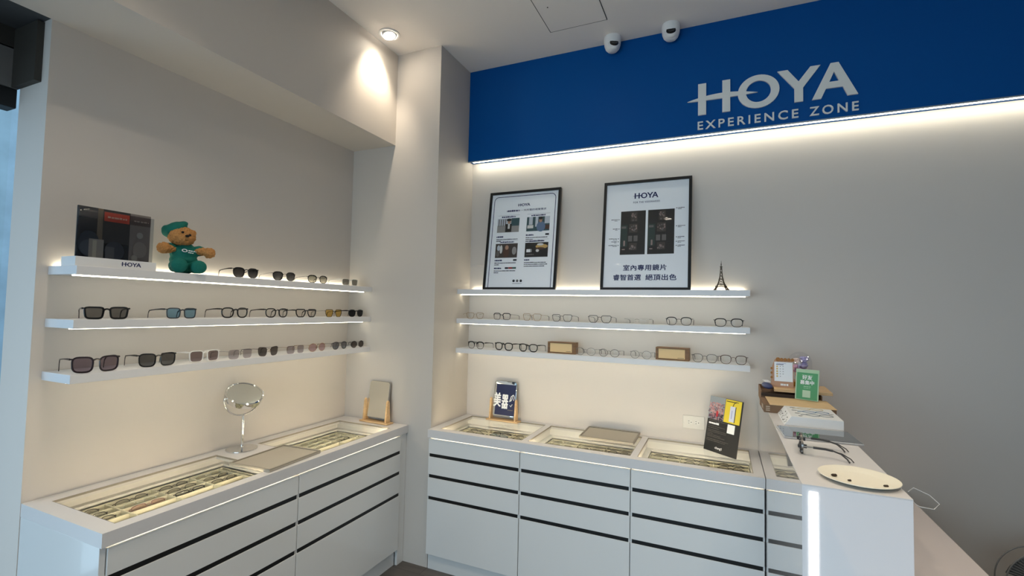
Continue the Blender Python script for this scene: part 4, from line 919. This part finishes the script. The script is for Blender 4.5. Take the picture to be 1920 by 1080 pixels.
c = MB(); c.box(-.125, -.125, 0, .125, .125, .04, DKRAFT); c.box(-.125, -.125, .04, -.12, .125, .062, DKRAFT); c.box(.12, -.125, .04, .125, .125, .058, DKRAFT); c.box(-.12, .12, .04, .12, .125, .062, DKRAFT); c.build('carton', t, bevel=.0008)
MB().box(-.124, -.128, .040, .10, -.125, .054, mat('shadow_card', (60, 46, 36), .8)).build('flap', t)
t = thing('wooden_plank', 'flat light wooden board on top of the carton, under the clear dome', 'board', (2.02, -.305, Z0 + .0625), -.03)
MB().box(-.115, -.115, 0, .120, .115, .013, OAK).build('board', t, bevel=.001)
t = thing('spectacle_case', 'navy blue eyeglass case with white sheet at the stack edge', 'glasses case', (1.878, -.330, Z0 + .0625), .1)
MB().ball((0, 0, .014), (.022, .070, .014), mat('navy_case', (44, 58, 106), .45), 20, 12).build('shell', t, smooth=80)
MB().box(-.004, .012, .0285, .022, .10, .030, PAPER).build('paper_sheet', t)
# calendar with biscuits
Zt = Z0 + .0757
t = thing('desk_calendar', 'upright kraft desk calendar with white sheet and biscuit shapes on top', 'calendar', (1.945, -.345, Zt), -.05)
Mc = Matrix.Rotation(math.radians(-8), 4, 'X')
MB().prism([(-.052, 0), (.045, 0), (.045, .11), (.038, .135), (-.034, .135), (-.046, .10)], 0, .002, mat('kraft_pink', (196, 154, 126), .7), Mc).build('backboard', t)
MB().prism([(-.052, 0), (.045, 0), (.038, .12), (-.034, .12)], 0, .002, mat('kraft_pink', (196, 154, 126), .7), Matrix.Translation((0, .055, 0)) @ Matrix.Rotation(math.radians(12), 4, 'X')).build('rear_leg', t)
pg = MB(); pg.box(-.036, -.0012, .028, .042, -.0002, .122, PAPER, Mc)
pg.box(-.028, -.0016, .108, .004, -.0011, .111, NAVYINK, Mc); greek(pg, -.026, .114, .04, .002, mat('violet_ink', (130, 136, 190), .6), Mc, -.0012, word=.008)
for r_ in range(5):
    pg.prism(el(-.024, .100 - .012 * r_, .0042, .0042, 10), -.0018, -.0011, mat('biscuit_yellow', (226, 190, 112), .6), Mc)
    for c_ in range(2):
        if r_ + c_ < 5: pg.box(-.013 + .012 * c_, -.0016, .098 - .012 * r_, -.008 + .012 * c_, -.0011, .102 - .012 * r_, mat('pale_grid', (186, 186, 188), .6), Mc)
pg.build('page', t)
bs = MB()
for k in range(5): bs.prism(el(-.020 + .0155 * k, .134, .0078 if k else .010, .0082 if k else .010, 12), -.004, .003, mat('biscuit_brown', (168, 116, 66), .8, vary=.2, bscale=150), Mc)
bs.build('biscuit_row', t)
bs = MB()
for k in range(3): bs.prism(el(-.048, .045 + .022 * k, .005, .006, 10), -.003, .002, mat('biscuit_brown', (168, 116, 66), .8), Mc)
bs.build('biscuit_side', t)
lt = MB(); greek(lt, -.010, .008, .034, .010, PW, Mc, -.0002, word=.009); lt.build('lettering', t)
# dome with flowers
t = thing('glass_dome', 'clear dome with pastel pink and lilac flowers on an amber base', 'ornament', (2.030, -.245, Zt))
MB().lathe([(.050, 0), (.052, .004), (.052, .022), (.048, .026)], mat('amber_base', (176, 122, 48), .3), 36).build('base', t, smooth=40)
pr = [(.050, .026), (.052, .115)] + [(.052 * math.cos(a), .115 + .055 * math.sin(a)) for a in [PI / 2 * i / 10 for i in range(1, 10)]] + [(.001, .170)]
MB().lathe(pr, glassy('dome_glass', (246, 246, 250), 1.0), 36, cap=False).build('dome', t, smooth=60)
fl = MB(); rnd = random.Random(11)
for (c_, cc, rr, nn) in (((0, 0, .05), (238, 176, 160), .024, 10), ((-.012, -.012, .085), (214, 170, 200), .024, 10), ((.012, -.015, .105), (176, 168, 206), .022, 10), ((.016, -.01, .135), (182, 174, 212), .018, 8), ((-.014, 0, .125), (246, 226, 214), .02, 8), ((.02, .0, .075), (236, 232, 228), .02, 8), ((0, -.02, .07), (120, 92, 120), .014, 6)):
    mm = mat('flower_%d_%d_%d' % cc, cc, .7)
    for k in range(nn): fl.ball((c_[0] + rnd.uniform(-rr, rr) * .6, c_[1] + rnd.uniform(-rr, rr) * .6, c_[2] + rnd.uniform(-rr, rr) * .6), (rnd.uniform(.008, .014), rnd.uniform(.008, .014), rnd.uniform(.005, .010)), mm, 8, 6)
fl.tube([(0, 0, .026), (.002, -.004, .08), (0, 0, .12)], .002, mat('stem_green', (110, 130, 100), .7), 5)
fl.build('flowers', t, smooth=60)
fairy = MB()
for k in range(9): a = k * .8; fairy.ball((.036 * math.cos(a), .036 * math.sin(a), .07 + .0095 * k), .0022, led('fairy_led', (1, .93, .8), 3), 6, 4)
fairy.build('fairy_lights', t)
# green sign
t = thing('counter_sign', 'green acrylic table sign with white Chinese characters on the reception counter', 'sign', (1.983, -.4430, HT + .0410), rot=(math.radians(-9), 0, math.radians(-24)))
w, h = .095, .140
MB().box(0, 0, 0, w, .0025, h, mat('sage_acrylic', (176, 206, 170), .2)).build('acrylic_plate', t, bevel=.0006)
gs = MB(); gs.box(.005, -.0006, .003, w - .005, -.0001, h - .016, mat('leaf_green', (84, 156, 104), .4))
put_text(gs, '好友', w / 2, .093, PW, I4, h=.0190, w=.040, y=-.0008, bold=.03, center=True); put_text(gs, '募集中', w / 2, .070, PW, I4, h=.0190, w=.056, y=-.0008, bold=.03, center=True)
greek(gs, .026, .112, .044, .002, mat('sign_pale', (190, 220, 190), .5), I4, -.0006, word=.006); greek(gs, .034, .060, .028, .003, mat('sign_pale', (190, 220, 190), .5), I4, -.0006, word=.008); greek(gs, .034, .053, .028, .002, mat('sign_pale', (190, 220, 190), .5), I4, -.0006, word=.008)
gs.box(w / 2 - .017, -.0008, .012, w / 2 + .015, -.0005, .044, mat('sign_patch', (188, 214, 184), .5)); gs.build('print', t)
MB().box(.012, .0027, .0, w - .012, .012, .0025, CLEARACR).build('foot', t)
# white box with printed glasses
t = thing('carton_box', 'flat white carton printed with blue and grey glasses outlines on the counter', 'box', (1.992, -.752, Z0), .0)
WB = mat('white_card', (232, 233, 233), .45)
b = MB(); w, d, h = .098, .118, .036
b.add([(-w, -d, 0), (w, -d, 0), (w, d, 0), (-w, d, 0), (-w + .026, -d, h), (w, -d, h), (w, d, h), (-w + .026, d, h)], [(0, 3, 2, 1), (4, 5, 6, 7), (0, 1, 5, 4), (1, 2, 6, 5), (2, 3, 7, 6), (3, 0, 4, 7)], WB); b.build('carton', t, bevel=.001)
pr_ = MB()
def flat(poly, m, z, M=None): pr_.add([(x, y, z) for x, y in poly] + [(x, y, z - .0003) for x, y in poly], [tuple(range(len(poly))), tuple(reversed(range(len(poly), 2 * len(poly))))] + [(i, (i + 1) % len(poly), len(poly) + (i + 1) % len(poly), len(poly) + i) for i in range(len(poly))], m, M)
def spec_out(cx, cy, m):
    for q in (0, 1):
        pr_.tube([(cx + .046 * q + .023 * math.cos(a), cy + .006 * q + .019 * math.sin(a), h + .0004) for a in [2 * PI * i / 24 for i in range(24)]], .0014, m, 5, True)
    pr_.tube([(cx - .023, cy, h + .0004), (cx - .036, cy - .004, h + .0004), (cx - .042, cy - .010, h + .0004)], .0016, m, 5)
spec_out(.005, .010, mat('print_blue', (70, 110, 150), .5)); spec_out(.008, -.055, mat('print_slate', (110, 122, 130), .5)); spec_out(-.005, .075, mat('print_tan', (196, 180, 140), .5))
for x_, y_, l in ((-.055, .09, .02), (-.055, .03, .025), (-.05, -.03, .02), (-.045, -.085, .016), (.07, .0, .018)):
    for k in range(3): pr_.box(x_, y_ - .006 * k, h, x_ + l * (1 - .2 * k), y_ - .006 * k + .002, h + .0003, DARKINK)
Ms = Matrix.Translation((-w, 0, 0)) @ Matrix.Rotation(-math.atan2(h, .026), 4, 'Y')
rnd = random.Random(4)
for k in range(26):
    u = rnd.choice([.006, .012, .018, .026, .033]); v = -d + .012 + k * .0085; pr_.box(u, v, .0, u + .004, v + .0055, .0005, DARKINK, Ms)
pr_.build('print', t)
# tablet
t = thing('tablet', 'thin tablet with dark glossy screen lying on the reception counter', 'tablet', (1.983, -1.003, Z0), .05)
MB().box(-.117, -.088, 0, .117, .088, .0065, mat('tablet_silver', (196, 198, 202), .3, metal=.5)).build('shell', t, bevel=.003)
MB().box(-.114, -.085, .0062, .114, .085, .0072, mat('tablet_screen', (22, 24, 26), .04, spec=.8, coat=1)).build('screen', t, bevel=.0003)
# trial frame / eyewear holder
t = thing('trial_frame', 'dark optical trial frame with grey adjusters and curved black temples', 'optical instrument', (1.905, -1.235, Z0 + .0), -.10)
DM = mat('dark_plastic', (44, 44, 46), .3)
br = MB(); br.tube([(.002, .06, .034), (.001, .03, .036), (0, 0, .036), (.001, -.03, .036), (.002, -.06, .034)], .0022, SILVER, 8)
br.box(-.003, -.065, .010, .0008, .065, .014, SILVER); br.build('bridge_bar', t)
for sd in (-1, 1):
    y_ = sd * .034; k = MB(); Mr = Matrix.Translation((0, y_, .024)) @ Matrix.Rotation(PI / 2, 4, 'Y')
    pts = [(.0235 * math.cos(a), .0235 * math.sin(a)) for a in [2 * PI * i / 28 for i in range(28)]]
    k.lathe([(.019, -.003), (.024, -.003), (.024, .003), (.019, .003), (.019, -.003)], SILVER, 28, Mr, cap=False); k.build('lens_ring', t, smooth=40)
    k = MB(); k.lathe([(.0205, -.0055), (.0225, -.0055), (.0225, -.002), (.0205, -.002)], DM, 28, Mr, cap=False)
    for j in range(4): a = PI / 4 + j * PI / 2; k.ball((-.005, y_ + .0215 * math.cos(a), .0245 + .0215 * math.sin(a)), .0028, SILVER, 8, 6)
    k.build('lens_clips', t)
    k = MB(); k.lathe([(.004, 0), (.006, .002), (.006, .008), (.003, .010)], DM, 14, Matrix.Translation((-.012, sd * .055, .026)) @ Matrix.Rotation(PI / 2, 4, 'Y')); k.box(-.006, sd * .05 - .004, .020, .012, sd * .05 + .006, .030, DM); k.build('knob', t)
    k = MB(); yy = sd * .062
    k.tube([(.004, yy, .027), (.030, yy, .027)], .0022, SILVER, 8); k.tube([(.028, yy, .027), (.060, yy, .027), (.078, yy, .025)], .0036, DM, 8)
    k.tube([(.078, yy, .025), (.098, yy - .006, .020), (.112, yy - .016, .010), (.117, yy - .024, .003)], .0024, DM, 8)
    k.tube([(.078, yy, .024), (.100, yy + .002, .020), (.122, yy - .004, .009), (.128, yy - .012, .0025)], .0016, DM, 6); k.build('temple', t, smooth=60)
# paper plate
t = thing('paper_plate', 'cream white paper plate at the front end of the reception counter', 'plate', (2.000, -1.485, Z0))
PLM = mat('paper_plate', (236, 230, 212), .6, bump=.2, bscale=300)
MB().lathe([(.0005, .0022), (.058, .0022), (.066, .004), (.083, .0105), (.0895, .0112), (.090, .0098), (.084, .0085), (.066, .0015), (.06, 0), (.0005, 0)], PLM, 56, cap=False).build('dish', t, smooth=40)
for x_, y_, r_, lb in ((1.946, -1.487, .0055, 'small dark crumb at the left side of the paper plate'), (2.050, -1.520, .0045, 'small dark crumb at the right side of the paper plate'), (1.975, -1.512, .0035, 'small brown crumb near the middle of the paper plate')):
    tag(MB().ball((0, 0, 0), (r_ * 1.3, r_, r_ * .6), mat('crumb_brown', (56, 44, 34), .7, bump=.6, bscale=500), 12, 8).ball((r_ * .6, r_ * .3, .001), (r_ * .6, r_ * .5, r_ * .45), mat('crumb_brown', (56, 44, 34), .7)).build('crumb', smooth=60, loc=(x_, y_, Z0 + .0022 + r_ * .6)), lb, 'crumb', 'crumbs on the paper plate')
# cable behind the counter
tag(MB().tube([(2.09, -1.535, 1.190), (2.105, -1.52, 1.197), (2.13, -1.54, 1.190), (2.142, -1.56, 1.178), (2.128, -1.572, 1.168), (2.10, -1.574, 1.170), (2.0885, -1.56, 1.176), (2.0885, -1.50, 1.16), (2.0885, -1.45, .76)], .0012, mat('white_cable', (176, 174, 172), .5), 6).build('cable', smooth=60), 'thin white cable looping off the end of the reception counter', 'cable')

# fan and office chair behind the desk
t = thing('pedestal_fan', 'grey round fan with wire grille at the bottom right, behind the desk', 'fan', (2.868, -.30, 0), .2)
FG = mat('fan_grey', (128, 126, 124), .5); gz = .535
MB().lathe([(.15, 0), (.15, .02), (.03, .035), (.02, .05)], FG, 32).build('base', t, smooth=40)
MB().tube([(0, 0, .04), (0, 0, gz - .03)], .014, FG, 14).build('pole', t, smooth=60)
gr = MB(); R_ = .135
for y_, rr in ((-.03, R_), (.03, R_), (-.05, .09), (-.055, .03)):
    gr.tube([(rr * math.cos(2 * PI * i / 48), y_, gz + rr * math.sin(2 * PI * i / 48)) for i in range(48)], .003 if rr == R_ else .0015, FG, 6, True)
for k in range(72):
    a = 2 * PI * k / 72; c_, s_ = math.cos(a), math.sin(a); a2 = a + .18
    gr.tube([(.03 * c_, -.055, gz + .03 * s_), (.09 * math.cos(a + .09), -.05, gz + .09 * math.sin(a + .09)), (R_ * math.cos(a2), -.03, gz + R_ * math.sin(a2))], .0012, FG, 4)
gr.build('grille', t, smooth=60)
bl_ = MB()
for k in range(5):
    M = Matrix.Translation((0, 0, gz)) @ Matrix.Rotation(k * 2 * PI / 5, 4, 'Y')
    bl_.add([(.02, -.01, -.012), (.11, -.016, -.05), (.12, -.006, .01), (.10, .014, .045), (.02, .01, .015), (.02, -.008, -.012), (.11, -.014, -.05), (.12, -.004, .01), (.10, .016, .045), (.02, .012, .015)], [(0, 1, 2, 3, 4), (9, 8, 7, 6, 5), (0, 5, 6, 1), (1, 6, 7, 2), (2, 7, 8, 3), (3, 8, 9, 4), (4, 9, 5, 0)], mat('fan_blade', (120, 118, 116), .4), M)
bl_.build('blades', t)
MB().lathe([(.04, 0), (.045, .03), (.03, .09)], FG, 24, Matrix.Translation((0, .0, gz)) @ Matrix.Rotation(-PI / 2, 4, 'X')).build('motor', t, smooth=40)
t = thing('office_chair', 'black office chair behind the reception desk, only its back edge visible', 'chair', (2.72, -.72, 0), -1.35)
CB = mat('black_mesh', (20, 20, 21), .7)
blob('backrest', t, [((0, .16, .60), (.15, .022, .115))], CB, .01, smooth=2); blob('seat', t, [((0, -.02, .43), (.19, .18, .035))], CB, .012, smooth=2)
MB().tube([(0, .05, .42), (0, .18, .44), (0, .185, .55)], .014, CB, 8).build('back_support', t); MB().tube([(0, 0, .08), (0, 0, .41)], .022, CB, 12).build('gas_post', t)
for k in range(5):
    a = 2 * PI * k / 5; MB().tube([(0, 0, .085), (.2 * math.cos(a), .2 * math.sin(a), .06)], [.018, .012], CB, 8).tube([(.2 * math.cos(a), .2 * math.sin(a), .06), (.2 * math.cos(a), .2 * math.sin(a), .05)], .008, CB, 6).ball((.2 * math.cos(a), .2 * math.sin(a), .026), (.014, .026, .026), CB, 12, 8).build('leg', t, smooth=60)
